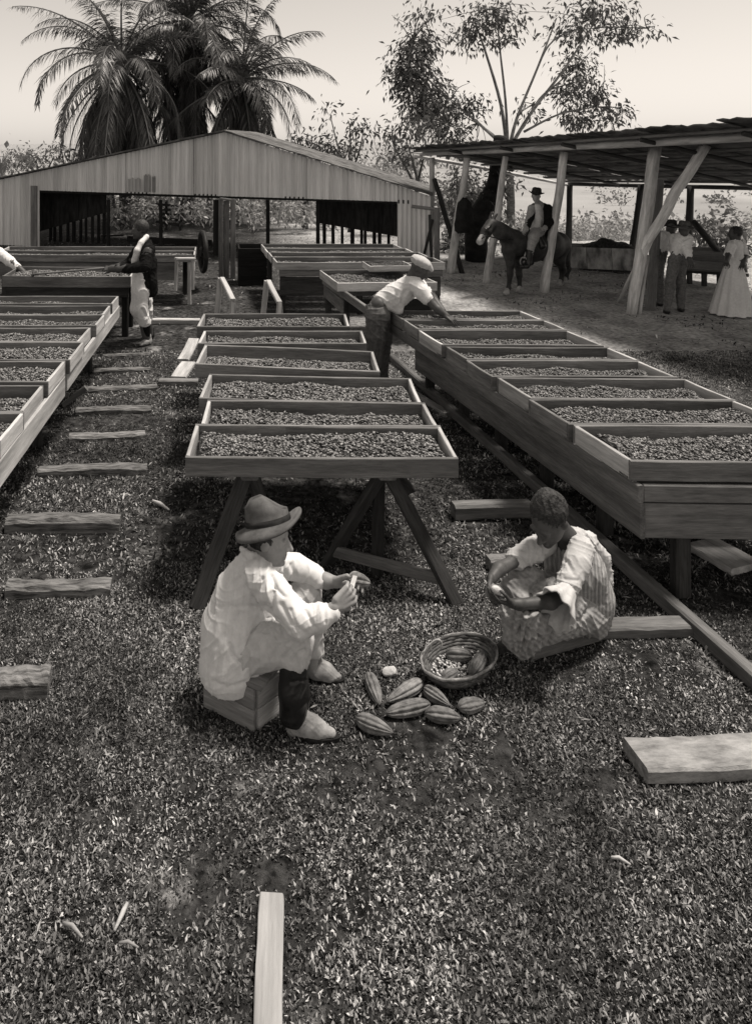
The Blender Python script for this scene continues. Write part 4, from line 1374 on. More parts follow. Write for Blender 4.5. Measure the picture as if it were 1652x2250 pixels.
# trunks and undergrowth seen through the open barn
for i, (xx, d, rr, lean) in enumerate(((252, 29, 0.1, -14), (285, 31, 0.07, 10), (300, 27, 0.12, 5), (335, 33, 0.09, -6), (385, 28, 0.11, 8), (420, 30, 0.08, -8), (455, 27, 0.13, 4), (530, 28, 0.08, 10),
                                       (548, 30, 0.14, 14), (575, 33, 0.09, -6), (612, 27, 0.08, 8), (640, 29, 0.13, -9), (665, 31, 0.09, 6), (688, 28, 0.08, -4))):
    b = U(xx, 500, d); b.z = -0.1
    top = U(xx + lean, 380, d)
    t = empty('grove_tree', b, f'pale trunk in the grove seen through the barn, {["leftmost", "second", "third", "fourth", "fifth", "sixth", "seventh", "eighth", "ninth", "tenth", "eleventh", "twelfth", "thirteenth", "rightmost"][i]} of fourteen', 'tree', 'grove trunks behind the barn')
    mb = MB()
    limb(mb, [b, b.lerp(top, 0.5) + Vector((0.06 * (-1) ** i, 0, 0)), top], rr, rr * 0.7, 7)
    mb.obj('trunk', M_['bark_pale'] if i % 3 else M_['bark'], t, True)
    leaf_cloud('crown', [blob(xx + lean, 415, 28, 26, d, 1.0)], 90, 0.22, M_['far_leaf'], t, 60 + i, 0.5, 0.35)
bl = [blob(250 + 36 * k, 455 + 14 * math.sin(k * 1.7), 30, 36, 33 + 2.2 * math.sin(k * 2.3), 1.0) for k in range(13)]
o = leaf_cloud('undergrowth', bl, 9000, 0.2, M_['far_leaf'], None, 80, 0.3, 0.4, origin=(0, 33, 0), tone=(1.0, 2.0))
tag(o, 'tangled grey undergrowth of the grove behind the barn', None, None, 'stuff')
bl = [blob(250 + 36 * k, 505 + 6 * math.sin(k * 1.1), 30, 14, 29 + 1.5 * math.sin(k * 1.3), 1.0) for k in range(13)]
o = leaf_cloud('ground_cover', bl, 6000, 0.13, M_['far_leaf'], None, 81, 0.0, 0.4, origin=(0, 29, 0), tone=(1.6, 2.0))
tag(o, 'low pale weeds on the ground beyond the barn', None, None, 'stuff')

for i, (x, y, d, rx, ry) in enumerate(((1200, 505, 34, 60, 26), (1290, 500, 38, 66, 28), (1370, 498, 36, 60, 26), (1460, 500, 40, 66, 28), (1550, 495, 44, 70, 30), (1640, 500, 36, 60, 36), (1130, 490, 32, 44, 36), (1000, 430, 26, 40, 40), (860, 395, 30, 60, 26), (800, 380, 34, 60, 26), (880, 350, 33, 50, 26))):  # pale leaf colour stands for the haze on the far slope
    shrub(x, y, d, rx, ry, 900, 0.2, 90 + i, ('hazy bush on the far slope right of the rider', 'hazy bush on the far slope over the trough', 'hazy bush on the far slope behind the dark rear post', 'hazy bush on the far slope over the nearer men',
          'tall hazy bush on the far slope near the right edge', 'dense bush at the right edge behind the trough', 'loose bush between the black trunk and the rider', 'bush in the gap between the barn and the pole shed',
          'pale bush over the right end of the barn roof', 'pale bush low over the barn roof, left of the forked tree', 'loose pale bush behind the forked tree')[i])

# scattered scrub and woods on the far slope and plain
r = np.random.default_rng(123)
bl = []
for k in range(240):
    y = float(np.exp(r.uniform(math.log(48), math.log(900)))); x = y * r.uniform(-0.35, 0.8)
    s = (0.55 + 0.004 * y) * r.uniform(1.0, 2.2)
    bl.append((Vector((x, y, float(ground_z(x, y)) + s * 0.5)), s * 2.4, s * 1.2, s * 0.8, 1.0))
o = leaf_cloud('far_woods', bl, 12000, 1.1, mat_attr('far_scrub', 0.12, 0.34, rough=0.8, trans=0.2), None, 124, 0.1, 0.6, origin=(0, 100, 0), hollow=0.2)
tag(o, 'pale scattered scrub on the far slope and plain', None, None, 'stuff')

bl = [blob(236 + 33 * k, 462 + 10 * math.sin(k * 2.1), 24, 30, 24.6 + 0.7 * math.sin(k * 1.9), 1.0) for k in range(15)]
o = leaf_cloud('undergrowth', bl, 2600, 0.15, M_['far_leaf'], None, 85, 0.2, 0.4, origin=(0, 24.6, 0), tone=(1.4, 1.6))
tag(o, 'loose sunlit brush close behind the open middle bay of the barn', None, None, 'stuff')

# ------------------------------------------------------------------ bodies and clothes: smooth unions of tapered limbs, meshed as one skin
class Body:
    def __init__(self, vox=0.012, k=0.02):
        self.ops, self.vox, self.k, self.cr = [], vox, k, []

    def cone(self, a, b, ra, rb, k=None, sub=False, flat=None):
        """tapered limb a->b; flat=(unit vector, factor) squeezes it along the vector"""
        self.ops.append(('c', np.array(a, float), np.array(b, float), ra, rb, self.k if k is None else k, sub, flat))
        return self

    def ell(self, c, ax, r, k=None, sub=False):
        self.ops.append(('e', np.array(c, float), np.array(ax, float), np.array(r, float), None, self.k if k is None else k, sub, None))
        return self

    def px(self, a, b, ra, rb, k=None, sub=False, flat=None):
        """the same with survey-picture places (x, y, distance) and radii"""
        return self.cone(U(*a), U(*b), ra * a[2] / F, rb * b[2] / F, k, sub, flat)

    def chain(self, pts, k=None, flat=None):
        """pts: (x, y, d, r)"""
        for p, q in zip(pts[:-1], pts[1:]):
            self.px(p[:3], q[:3], p[3], q[3], k, False, flat)
        return self

    def crease(self, poly, w, depth):
        self.cr.append((poly, w, depth))
        return self

    def bounds(self, o):
        if o[0] == 'c':
            m = max(o[3], o[4])
            return np.minimum(o[1], o[2]) - m, np.maximum(o[1], o[2]) + m
        m = o[3].max()
        return o[1] - m, o[1] + m

    def field(self):
        h = self.vox
        los, his = zip(*[self.bounds(o) for o in self.ops if not o[6]])
        lo, hi = np.min(los, 0) - 3 * h - 0.01, np.max(his, 0) + 3 * h + 0.01
        n = np.ceil((hi - lo) / h).astype(int) + 1
        f = np.full(n, 0.5, np.float32)
        ax = [lo[i] + h * np.arange(n[i]) for i in range(3)]
        for o in self.ops:
            k = o[5]
            bl, bh = self.bounds(o)
            pad = max(k, 2.5 * h) + h
            i0 = np.maximum(np.floor((bl - pad - lo) / h).astype(int), 0)
            i1 = np.minimum(np.ceil((bh + pad - lo) / h).astype(int) + 1, n)
            if (i1 <= i0).any(): continue
            X = ax[0][i0[0]:i1[0]][:, None, None]; Y = ax[1][i0[1]:i1[1]][None, :, None]; Z = ax[2][i0[2]:i1[2]][None, None, :]
            if o[0] == 'c':
                a, b, ra, rb, flat = o[1], o[2], o[3], o[4], o[7]
                px, py, pz = X - a[0], Y - a[1], Z - a[2]
                ba = b - a
                t = np.clip((px * ba[0] + py * ba[1] + pz * ba[2]) / max(ba.dot(ba), 1e-9), 0, 1)
                qx, qy, qz = px - t * ba[0], py - t * ba[1], pz - t * ba[2]
                if flat is not None:
                    u = np.array(flat[0], float); u = u / np.linalg.norm(u)
                    dt = (qx * u[0] + qy * u[1] + qz * u[2]) * (flat[1] - 1)
                    qx, qy, qz = qx + dt * u[0], qy + dt * u[1], qz + dt * u[2]
                d = np.sqrt(qx * qx + qy * qy + qz * qz) - (ra + (rb - ra) * t)
            else:
                c, A, r = o[1], o[2], o[3]
                px, py, pz = X - c[0], Y - c[1], Z - c[2]
                q = [(px * A[i][0] + py * A[i][1] + pz * A[i][2]) / r[i] for i in range(3)]
                k0 = np.sqrt(q[0] ** 2 + q[1] ** 2 + q[2] ** 2)
                k1 = np.sqrt((q[0] / r[0]) ** 2 + (q[1] / r[1]) ** 2 + (q[2] / r[2]) ** 2) + 1e-9
                d = k0 * (k0 - 1) / k1
            s = (slice(i0[0], i1[0]), slice(i0[1], i1[1]), slice(i0[2], i1[2]))
            g = f[s]
            if o[6]:
                d = -d
                hh = np.clip(0.5 - 0.5 * (d - g) / k, 0, 1) if k > 0 else (d < g)
                f[s] = d + (g - d) * hh + k * hh * (1 - hh)
            else:
                hh = np.clip(0.5 + 0.5 * (g - d) / k, 0, 1) if k > 0 else (d < g)
                f[s] = g + (d - g) * hh - k * hh * (1 - hh)
        return f, lo

    def mesh(self, name, mat, parent, fold=0.0, ffreq=9.0, seed=0, clip_z=None, noise=0.0, origin=None):
        f, lo = self.field()
        h = self.vox
        if clip_z is not None:
            zz = lo[2] + h * np.arange(f.shape[2])
            f = np.maximum(f, (clip_z - zz)[None, None, :].astype(np.float32))
        s = f < 0
        nx, ny, nz = f.shape
        cnt = np.zeros((nx - 1, ny - 1, nz - 1), np.int8)
        for i in (0, 1):
            for j in (0, 1):
                for k in (0, 1):
                    cnt += s[i:nx - 1 + i, j:ny - 1 + j, k:nz - 1 + k]
        act = (cnt > 0) & (cnt < 8)
        ids = np.full(act.shape, -1, np.int32)
        I = np.argwhere(act)
        ids[act] = np.arange(len(I))
        offs = [(i, j, k) for i in (0, 1) for j in (0, 1) for k in (0, 1)]
        val = {o: f[I[:, 0] + o[0], I[:, 1] + o[1], I[:, 2] + o[2]] for o in offs}
        pos = np.zeros((len(I), 3)); num = np.zeros(len(I))
        for o in offs:
            for a in range(3):
                if o[a] == 0:
                    o2 = list(o); o2[a] = 1; o2 = tuple(o2)
                    va, vb = val[o], val[o2]
                    m = (va < 0) != (vb < 0)
                    t = np.where(m, va / np.where(m, va - vb, 1), 0)
                    p = np.array(o, float)[None] + 0 * pos
                    p[:, a] += t
                    pos += p * m[:, None]
                    num += m
        v = lo + h * (I + pos / num[:, None])
        quads = []
        for a in range(3):
            b, c = (a + 1) % 3, (a + 2) % 3
            sl0 = [slice(None)] * 3; sl1 = [slice(None)] * 3
            sl0[a] = slice(0, -1); sl1[a] = slice(1, None)
            for q in (b, c):
                sl0[q] = slice(1, -1); sl1[q] = slice(1, -1)
            s0, s1 = s[tuple(sl0)], s[tuple(sl1)]
            cr = np.argwhere(s0 != s1)
            fl = s0[tuple(cr.T)]
            base = cr.copy(); base[:, b] += 1; base[:, c] += 1
            def cell(db, dc):
                q = base.copy(); q[:, b] += db; q[:, c] += dc
                return ids[q[:, 0], q[:, 1], q[:, 2]]
            Q = np.stack([cell(-1, -1), cell(0, -1), cell(0, 0), cell(-1, 0)], 1)
            Q[~fl] = Q[~fl][:, ::-1]
            quads.append(Q)
        q = np.concatenate(quads)
        q = q[(q >= 0).all(1)]

        def normals(v):
            fn = np.cross(v[q[:, 2]] - v[q[:, 0]], v[q[:, 3]] - v[q[:, 1]])
            n = np.zeros_like(v)
            for i in range(4): np.add.at(n, q[:, i], fn)
            return n / (np.linalg.norm(n, axis=1)[:, None] + 1e-12)

        # relax once
        acc = np.zeros_like(v); cn = np.zeros(len(v))
        for i in range(4):
            np.add.at(acc, q[:, i], v[q[:, (i + 1) % 4]]); np.add.at(cn, q[:, i], 1)
        v = v * 0.5 + 0.5 * acc / np.maximum(cn, 1)[:, None]
        if fold or noise or self.cr:
            n = normals(v)
            r = np.random.default_rng(seed)
            dsp = np.zeros(len(v))
            if fold:
                for o in range(4):
                    k1 = r.normal(size=3); k1 /= np.linalg.norm(k1)
                    k2 = r.normal(size=3); k2 /= np.linalg.norm(k2)
                    fr = ffreq * (1.0 + 0.7 * o)
                    w_ = np.sin(6.28 * fr * (v @ k1) * 0.5 + 2.2 * np.sin(6.28 * fr * 0.22 * (v @ k2) + r.uniform(0, 6)) + r.uniform(0, 6))
                    env = 0.5 + 0.5 * np.sin(6.28 * fr * 0.2 * (v @ k2) + r.uniform(0, 6))
                    dsp += fold * 1.7 * (1 - np.abs(w_)) ** 3 * env / (1 + 0.5 * o) - fold * 0.2
            if noise: dsp += r.normal(size=len(v)) * noise
            if self.cr:
                X = CX + F * v[:, 0] / v[:, 1]; Yp = HY + F * (H - v[:, 2]) / v[:, 1]
                vd = v - np.array((0, 0, H)); vd /= np.linalg.norm(vd, axis=1)[:, None]
                facing = np.clip(-(vd * n).sum(1) * 3, 0, 1)
                for poly, wd, dep in self.cr:
                    best = np.full(len(v), 1e9)
                    for (x0, y0), (x1, y1) in zip(poly[:-1], poly[1:]):
                        dx, dy = x1 - x0, y1 - y0
                        t = np.clip(((X - x0) * dx + (Yp - y0) * dy) / (dx * dx + dy * dy + 1e-9), 0, 1)
                        best = np.minimum(best, np.hypot(X - x0 - t * dx, Yp - y0 - t * dy))
                    dsp -= dep * np.exp(-(best / wd) ** 2) * facing
            v = v + n * dsp[:, None]
        return obj_w(name, v, q, mat, parent, True, origin)


def basis(fwd, up):
    f = Vector(fwd).normalized()
    u = Vector(up); u = (u - f * u.dot(f)).normalized()
    s = f.cross(u)
    return s, f, u


def head(B, c, fwd, up, s, neck=None, neck_r=0.2, feat=True):
    """skull, jaw, nose, brows, lips, ears around the centre c; s is the height of the head"""
    S, Fd, Up = basis(fwd, up)
    P = lambda x, y, z: Vector(c) + (S * x + Fd * y + Up * z) * s
    A = [S, Fd, Up]
    B.ell(P(0, -0.06, 0.12), A, (0.32 * s, 0.41 * s, 0.38 * s), 0.03 * s)
    B.ell(P(0, 0.12, -0.12), A, (0.27 * s, 0.30 * s, 0.36 * s), 0.1 * s)
    B.cone(P(0, 0.02, -0.22), P(0, 0.26, -0.41), 0.22 * s, 0.10 * s, 0.1 * s)
    if feat:
        k = 0.03 * s
        B.cone(P(0, 0.39, 0.08), P(0, 0.50, -0.10), 0.035 * s, 0.055 * s, k)
        B.cone(P(-0.05, 0.43, -0.11), P(0.05, 0.43, -0.11), 0.04 * s, 0.04 * s, k)
        B.cone(P(-0.17, 0.35, 0.12), P(0.17, 0.35, 0.12), 0.045 * s, 0.045 * s, k)
        for sd_ in (-1, 1):
            B.ell(P(0.135 * sd_, 0.42, 0.03), A, (0.07 * s, 0.06 * s, 0.045 * s), k, True)
            B.ell(P(0.135 * sd_, 0.345, 0.03), A, (0.05 * s, 0.05 * s, 0.045 * s), 0.01 * s)
            B.ell(P(0.31 * sd_, -0.03, -0.02), A, (0.045 * s, 0.09 * s, 0.13 * s), 0.02 * s)
        B.cone(P(-0.07, 0.405, -0.235), P(0.07, 0.405, -0.235), 0.035 * s, 0.035 * s, 0.015 * s)
        B.cone(P(-0.06, 0.395, -0.29), P(0.06, 0.395, -0.29), 0.035 * s, 0.035 * s, 0.015 * s)
        B.ell(P(0, 0.35, -0.41), A, (0.09 * s, 0.08 * s, 0.07 * s), 0.05 * s)
    if neck is not None:
        B.cone(P(0, -0.12, -0.2), neck, neck_r * s, neck_r * s * 1.15, 0.06 * s)
    return P


def hand(B, wrist, fwd, palm, s=1.0, curl=(0.5, 0.5, 0.5, 0.5), thumb=1, spread=0.12, tcurl=0.4):
    """palm with four jointed fingers and a thumb from its side; palm = direction the palm faces"""
    fw, pn = Vector(fwd).normalized(), Vector(palm)
    pn = (pn - fw * pn.dot(fw)).normalized()
    sd_ = fw.cross(pn) * thumb             # towards the thumb
    W = Vector(wrist)
    k = 0.0018 * s
    lens = (0.072, 0.082, 0.077, 0.060)
    offs = (0.037, 0.0125, -0.012, -0.036)
    for i in range(4):
        kn = W + fw * (0.092 - 0.005 * abs(i - 1)) * s + sd_ * offs[i] * s
        B.cone(W + fw * 0.012 * s + sd_ * offs[i] * 0.55 * s, kn, 0.0155 * s, 0.0115 * s, 0.008 * s)
        d = (fw + sd_ * (offs[i] / 0.03) * spread).normalized()
        p, ang = kn, 0.0
        for j, (fr, rr) in enumerate(((0.46, 0.0088), (0.31, 0.0079), (0.23, 0.0068))):
            ang += curl[i] * (0.9, 1.1, 0.8)[j]
            dd = d * math.cos(ang) + pn * math.sin(ang)
            q = p + dd * lens[i] * fr * s
            B.cone(p, q, rr * s, rr * s * 0.9, k)
            p = q
    t0 = W + fw * 0.022 * s + sd_ * 0.024 * s + pn * 0.004 * s
    t1 = t0 + (fw * 0.62 + sd_ * 0.62 + pn * 0.3).normalized() * 0.045 * s
    t2 = t1 + (fw * (0.85 - 0.3 * tcurl) + sd_ * (0.35 - 0.6 * tcurl) + pn * (0.3 + 0.5 * tcurl)).normalized() * 0.034 * s
    t3 = t2 + (fw * (0.85 - 0.4 * tcurl) - sd_ * (0.6 * tcurl) + pn * (0.2 + 0.5 * tcurl)).normalized() * 0.027 * s
    B.cone(t0, t1, 0.016 * s, 0.012 * s, 0.012 * s)
    B.cone(t1, t2, 0.0112 * s, 0.010 * s, k)
    B.cone(t2, t3, 0.0098 * s, 0.008 * s, k)


def hat(parent, c, up, fwd, rb, rc, hc, mat, front=0.0, back=0.0, dent=0.2, side=0.0, name='hat', slant=0.08):
    """felt hat: dented crown and a bent brim, turned about the crown's axis"""
    S, Fd, Up = basis(fwd, up)
    prof = [(rb, 0.0), (rb * 0.985, 0.012), (rc * 1.15, 0.006), (rc * 1.03, 0.014), (rc * 1.0, 0.12 * hc), (rc * 0.97, 0.45 * hc), (rc * 0.9, 0.75 * hc), (rc * 0.72, 0.93 * hc), (rc * 0.42, 0.98 * hc), (0.001, 0.97 * hc)]
    under = [(rb * 0.99, -0.008), (rc * 1.0, -0.006), (rc * 0.9, 0.3 * hc), (0.001, 0.5 * hc)]
    n = 40
    v, f = [], []
    def put(r, z):
        for k in range(n):
            th = 2 * math.pi * k / n
            cx, sy = math.cos(th), math.sin(th)          # cx side, sy forward
            zz = z
            if r > rc * 1.02:
                e = (r - rc) / max(rb - rc, 1e-6)
                zz += e * e * ((front * max(sy, 0) ** 2 + back * max(-sy, 0) ** 2) + side * cx * cx + 0.006 * math.sin(3 * th + 1))
            elif z > 0.5 * hc:
                zz -= dent * hc * math.exp(-(cx / 0.4) ** 2) * max(0, 1 - r / rc) * 1.3
                zz -= slant * hc * max(sy + 0.25, 0) * min(1, (z / hc - 0.5) * 2.4) * (r / rc + 0.25)
            rr = r * (1 + 0.02 * math.sin(2 * th + 0.6) + 0.015 * math.sin(5 * th))
            v.append(Vector(c) + S * (cx * rr * 0.93) + Fd * (sy * rr) + Up * zz)
    for r, z in prof: put(r, z)
    for i in range(len(prof) - 1):
        for k in range(n): f.append([i * n + k, i * n + (k + 1) % n, (i + 1) * n + (k + 1) % n, (i + 1) * n + k])
    b = len(v)
    for r, z in under: put(r, z)
    for i in range(len(under) - 1):
        for k in range(n): f.append([b + (i + 1) * n + k, b + (i + 1) * n + (k + 1) % n, b + i * n + (k + 1) % n, b + i * n + k])
    for k in range(n): f.append([(k + 1) % n, k, b + k, b + (k + 1) % n])
    ho = obj_w(name, np.array([tuple(p) for p in v]), f, mat, parent, True)
    bv_, bf_ = [], []
    for i, (rr, zz) in enumerate(((1.04, 0.10), (1.045, 0.16), (1.03, 0.27), (0.99, 0.27), (0.99, 0.10))):
        for k in range(n):
            th = 2 * math.pi * k / n
            q = rc * rr * (1 + 0.02 * math.sin(2 * th + 0.6) + 0.015 * math.sin(5 * th))
            bv_.append(Vector(c) + S * (math.cos(th) * q * 0.93) + Fd * (math.sin(th) * q) + Up * zz * hc)
    for i in range(4):
        for k in range(n): bf_.append([i * n + k, i * n + (k + 1) % n, (i + 1) * n + (k + 1) % n, (i + 1) * n + k])
    obj_w('hat_band', np.array([tuple(p) for p in bv_]), bf_, M_['felt_dark'], ho, True)
    return ho


def cloth(name, lo, hi, scale=30, bump=0.25, stripe=None):
    m = mat_noise(name, lo, hi, scale=scale, bump=bump, dist=0.004, rough=0.95, rand=0.03, spec=0.05, contrast=(0.3, 0.7), blotch=0.06)
    if stripe:
        n = m.node_tree
        b = n.nodes['Principled BSDF']
        tc = n.nodes.new('ShaderNodeTexCoord')
        wv = n.nodes.new('ShaderNodeTexWave')
        wv.inputs['Scale'].default_value = stripe[0]
        wv.inputs['Distortion'].default_value = 2.0
        wv.inputs['Detail'].default_value = 2
        mp = n.nodes.new('ShaderNodeMapping')
        mp.inputs['Rotation'].default_value = stripe[2]
        n.links.new(tc.outputs['Object'], mp.inputs[0])
        n.links.new(mp.outputs[0], wv.inputs['Vector'])
        mr = n.nodes.new('ShaderNodeMapRange')
        mr.inputs[3].default_value = stripe[1]
        n.links.new(wv.outputs['Fac'], mr.inputs[0])
        src = b.inputs['Base Color'].links[0].from_socket
        vm = n.nodes.new('ShaderNodeVectorMath'); vm.operation = 'SCALE'
        n.links.new(src, vm.inputs[0]); n.links.new(mr.outputs[0], vm.inputs['Scale'])
        n.links.new(vm.outputs[0], b.inputs['Base Color'])
        bp = n.nodes.new('ShaderNodeBump'); bp.inputs['Strength'].default_value = 0.5; bp.inputs['Distance'].default_value = 0.006
        n.links.new(wv.outputs['Fac'], bp.inputs['Height'])
        old = b.inputs['Normal'].links[0].from_socket if b.inputs['Normal'].links else None
        if old: n.links.new(old, bp.inputs['Normal'])
        n.links.new(bp.outputs[0], b.inputs['Normal'])
    return m


def skin(name, lo, hi):
    return mat_noise(name, lo, hi, scale=18, bump=0.12, dist=0.003, rough=0.55, rand=0.0, spec=0.4)


M_['skin_dark'] = skin('dark_skin', 0.045, 0.08)
M_['skin_mid'] = skin('brown_skin', 0.13, 0.2)
M_['white'] = cloth('white_cotton', 0.66, 0.8)
M_['offwhite'] = cloth('unbleached_cotton', 0.45, 0.6)
M_['greycloth'] = cloth('grey_cloth', 0.16, 0.28)
M_['trouser'] = cloth('drab_cloth', 0.09, 0.2)
M_['blackcloth'] = cloth('black_cloth', 0.008, 0.02)
M_['felt'] = mat_noise('grey_felt', 0.08, 0.15, scale=14, bump=0.25, dist=0.006, rough=0.95, rand=0.0, spec=0.05)
M_['felt_dark'] = mat_noise('dark_felt', 0.02, 0.05, scale=14, bump=0.25, dist=0.006, rough=0.95, rand=0.0, spec=0.05)
M_['leather_black'] = mat_noise('black_leather', 0.006, 0.016, scale=10, bump=0.2, dist=0.004, rough=0.35, rand=0, spec=0.5)
M_['leather_pale'] = mat_noise('dusty_leather', 0.2, 0.42, scale=14, bump=0.4, dist=0.005, rough=0.8, rand=0.1)
M_['hair'] = mat_noise('black_hair', 0.008, 0.05, scale=40, bump=1.0, dist=0.01, rough=0.6, rand=0, spec=0.4)
M_['hide'] = mat_noise('mule_hide', 0.012, 0.04, scale=10, bump=0.2, rough=0.6, rand=0, spec=0.4)

# ================================================================== the seated man in the felt hat
d = 3.97
man = empty('person', (0.25, 3.85, 0), 'man in white jacket and felt hat seated on a low box, opening a pod', 'person')
B = Body(0.005, 0.02)
hc = U(589, 1183, d)
head(B, hc, (0.97, -0.18, -0.16), (0.22, 0.0, 0.97), 0.262, U(566, 1228, 3.96), 0.23)
B.chain([(566, 1228, 3.96, 26), (545, 1300, 3.95, 36), (520, 1400, 3.92, 42)], 0.04)
# arms
B.chain([(585, 1275, 3.84, 15), (657, 1368, 3.69, 13), (735, 1335, 3.66, 12)], 0.01)
B.chain([(620, 1245, 4.1, 12), (680, 1260, 4.09, 11), (692, 1265, 4.08, 14), (716, 1276, 4.05, 15), (738, 1279, 4.03, 12)], 0.02)
# near hand: fist with the blade pointing up and away
hand(B, U(737, 1330, 3.66), U(770, 1306, 3.69) - U(737, 1330, 3.66), (-0.1, 0.75, -0.1), 1.12, (0.95, 0.95, 0.95, 0.9), -1, 0.05, 0.9)
# far hand: fingers round the pod
hand(B, U(738, 1279, 4.03), U(775, 1272, 3.99) - U(738, 1279, 4.03), (0.15, -0.75, -0.35), 1.12, (0.55, 0.6, 0.6, 0.55), 1, 0.05, 0.7)
# legs
B.chain([(520, 1430, 3.86, 38), (650, 1402, 3.76, 26), (645, 1600, 3.71, 17)], 0.03)
B.chain([(560, 1400, 4.05, 36), (672, 1308, 4.08, 24), (690, 1470, 4.08, 13)], 0.03)
B.mesh('body', skin('weathered_skin', 0.26, 0.36), man)
# jacket
J = Body(0.006, 0.03)
J.chain([(564, 1240, 3.97, 43), (540, 1310, 3.95, 62), (516, 1385, 3.92, 68), (503, 1462, 3.87, 67)], 0.07)
J.chain([(525, 1452, 3.84, 50), (538, 1440, 3.83, 44)], 0.05)
J.chain([(568, 1262, 3.83, 34), (600, 1300, 3.76, 36), (660, 1366, 3.68, 33), (700, 1357, 3.66, 27), (731, 1346, 3.66, 19)], 0.03)
J.chain([(605, 1240, 4.08, 30), (650, 1246, 4.12, 27), (688, 1262, 4.08, 21), (702, 1275, 4.06, 19)], 0.03)
J.chain([(541, 1206, 3.93, 14), (572, 1238, 3.85, 12), (602, 1262, 3.84, 8)], 0.012)      # collar and lapel
J.chain([(541, 1206, 3.95, 14), (560, 1215, 4.07, 12), (600, 1232, 4.05, 10)], 0.012)
J.cone(U(560, 1185, 3.96), U(592, 1222, 3.97), 0.07, 0.08, 0.02, True)
J.crease([(472, 1322), (468, 1346)], 2.5, 0.02)
J.crease([(505, 1418), (512, 1442), (528, 1456), (545, 1452), (560, 1430), (575, 1395)], 5, 0.018)
J.crease([(598, 1262), (606, 1290)], 4, 0.02)
J.crease([(560, 1335), (585, 1345), (630, 1392)], 6, 0.02)
J.crease([(552, 1332), (480, 1336)], 6, 0.008)
J.crease([(604, 1300), (592, 1360), (582, 1420), (562, 1480), (540, 1535)], 4, 0.02)
J.crease([(530, 1350), (500, 1400)], 12, 0.012)
J.crease([(640, 1240), (650, 1270)], 5, 0.01)
J.crease([(622, 1235), (628, 1265)], 4, 0.01)
J.crease([(690, 1335), (700, 1390)], 8, 0.006)
J.crease([(620, 1330), (640, 1372), (672, 1395)], 7, 0.01)
J.crease([(468, 1500), (500, 1512), (540, 1500)], 6, 0.008)
for pl_, w_, d_ in (([(528, 1262), (500, 1330), (470, 1420)], 7, 0.008), ([(585, 1330), (555, 1400), (535, 1470)], 8, 0.012), ([(470, 1350), (455, 1440), (450, 1500)], 8, 0.008), ([(600, 1285), (625, 1310)], 4, 0.01), ([(640, 1340), (655, 1395)], 4, 0.01), ([(575, 1270), (560, 1310)], 5, 0.012), ([(670, 1340), (690, 1380)], 4, 0.008), ([(712, 1335), (716, 1368)], 3, 0.006), ([(480, 1440), (470, 1510)], 5, 0.008)): J.crease(pl_, w_, d_)
J.mesh('jacket', M_['white'], man, 0.006, 7.0, 3, clip_z=0.145)
# trousers
T = Body(0.0065, 0.03)
T.chain([(515, 1440, 3.86, 50), (590, 1415, 3.80, 47), (652, 1402, 3.76, 38), (646, 1440, 3.74, 37)], 0.03)
T.chain([(560, 1400, 4.05, 46), (620, 1350, 4.07, 40), (674, 1306, 4.08, 31), (686, 1360, 4.08, 24), (687, 1420, 4.08, 20), (690, 1468, 4.08, 16)], 0.03)
T.crease([(622, 1450), (640, 1425), (660, 1415)], 5, 0.012)
T.crease([(640, 1455), (655, 1436), (672, 1430)], 4, 0.012)
T.crease([(600, 1450), (612, 1420), (640, 1400)], 5, 0.012)
T.mesh('trousers', cloth('worn_white_cotton', 0.5, 0.62), man, 0.008, 9, 5, clip_z=0.13)
# black gaiter and dusty boots
Gt = Body(0.007, 0.02)
Gt.chain([(645, 1446, 3.74, 32), (646, 1520, 3.72, 33), (643, 1600, 3.71, 30)], 0.03)
Gt.crease([(640, 1500), (690, 1492)], 3, 0.006)
Gt.mesh('gaiter', M_['leather_black'], man, 0.003, 10, 6, clip_z=0.06)
hx, tx = U(652, 1612, 3.71), U(728, 1618, 3.67)
def shoe(parent, heel, toe, r, m, lab='boot'):
    Sx = Body(0.006, 0.02)
    heel, toe = Vector(heel), Vector(toe)
    a, b = Vector((heel.x, heel.y, r * 0.9)), Vector((toe.x, toe.y, r * 0.55))
    Sx.cone(a, a.lerp(b, 0.55), r, r * 0.95, 0.02)
    Sx.cone(a.lerp(b, 0.45), b, r * 0.85, r * 0.5, 0.03)
    Sx.cone(a + Vector((0, 0, r * 0.3)), a + Vector((0, 0, r * 1.6)), r * 0.9, r * 0.85, 0.03)
    Sx.cone(a.lerp(b, 0.15), a.lerp(b, 0.4) + Vector((0, 0, r * 0.5)), r * 0.9, r * 0.7, 0.03)
    so = Sx.mesh(lab, m, parent, 0.003, 14, 2, clip_z=0.012)
    ax_ = (b - a); ax_.z = 0; L_ = ax_.length; ax_.normalize(); sd_ = Vector((-ax_.y, ax_.x, 0))
    out_ = []
    for i in range(28):
        th = 2 * math.pi * i / 28
        t_ = 0.5 + 0.5 * math.cos(th)
        wd = r * (0.98 - 0.28 * t_ + 0.16 * math.sin(math.pi * t_))
        ctr = Vector((a.x, a.y, 0)) + ax_ * (L_ * 0.5 + math.cos(th) * (L_ / 2 + r * 0.85))
        out_.append(ctr + sd_ * math.sin(th) * wd)
    vv_ = [p + Vector((0, 0, 0.001)) for p in out_] + [p + Vector((0, 0, 0.019)) for p in out_]
    obj_w('sole', np.array([tuple(p) for p in vv_]), [list(range(28))[::-1], [28 + i for i in range(28)]] + [[i, (i + 1) % 28, 28 + (i + 1) % 28, 28 + i] for i in range(28)], M_['leather_black'], so)
    return so
shoe(man, hx, tx, 0.052, M_['leather_pale'])
shoe(man, U(692, 1482, 4.09), U(742, 1488, 4.06), 0.046, M_['leather_pale'])
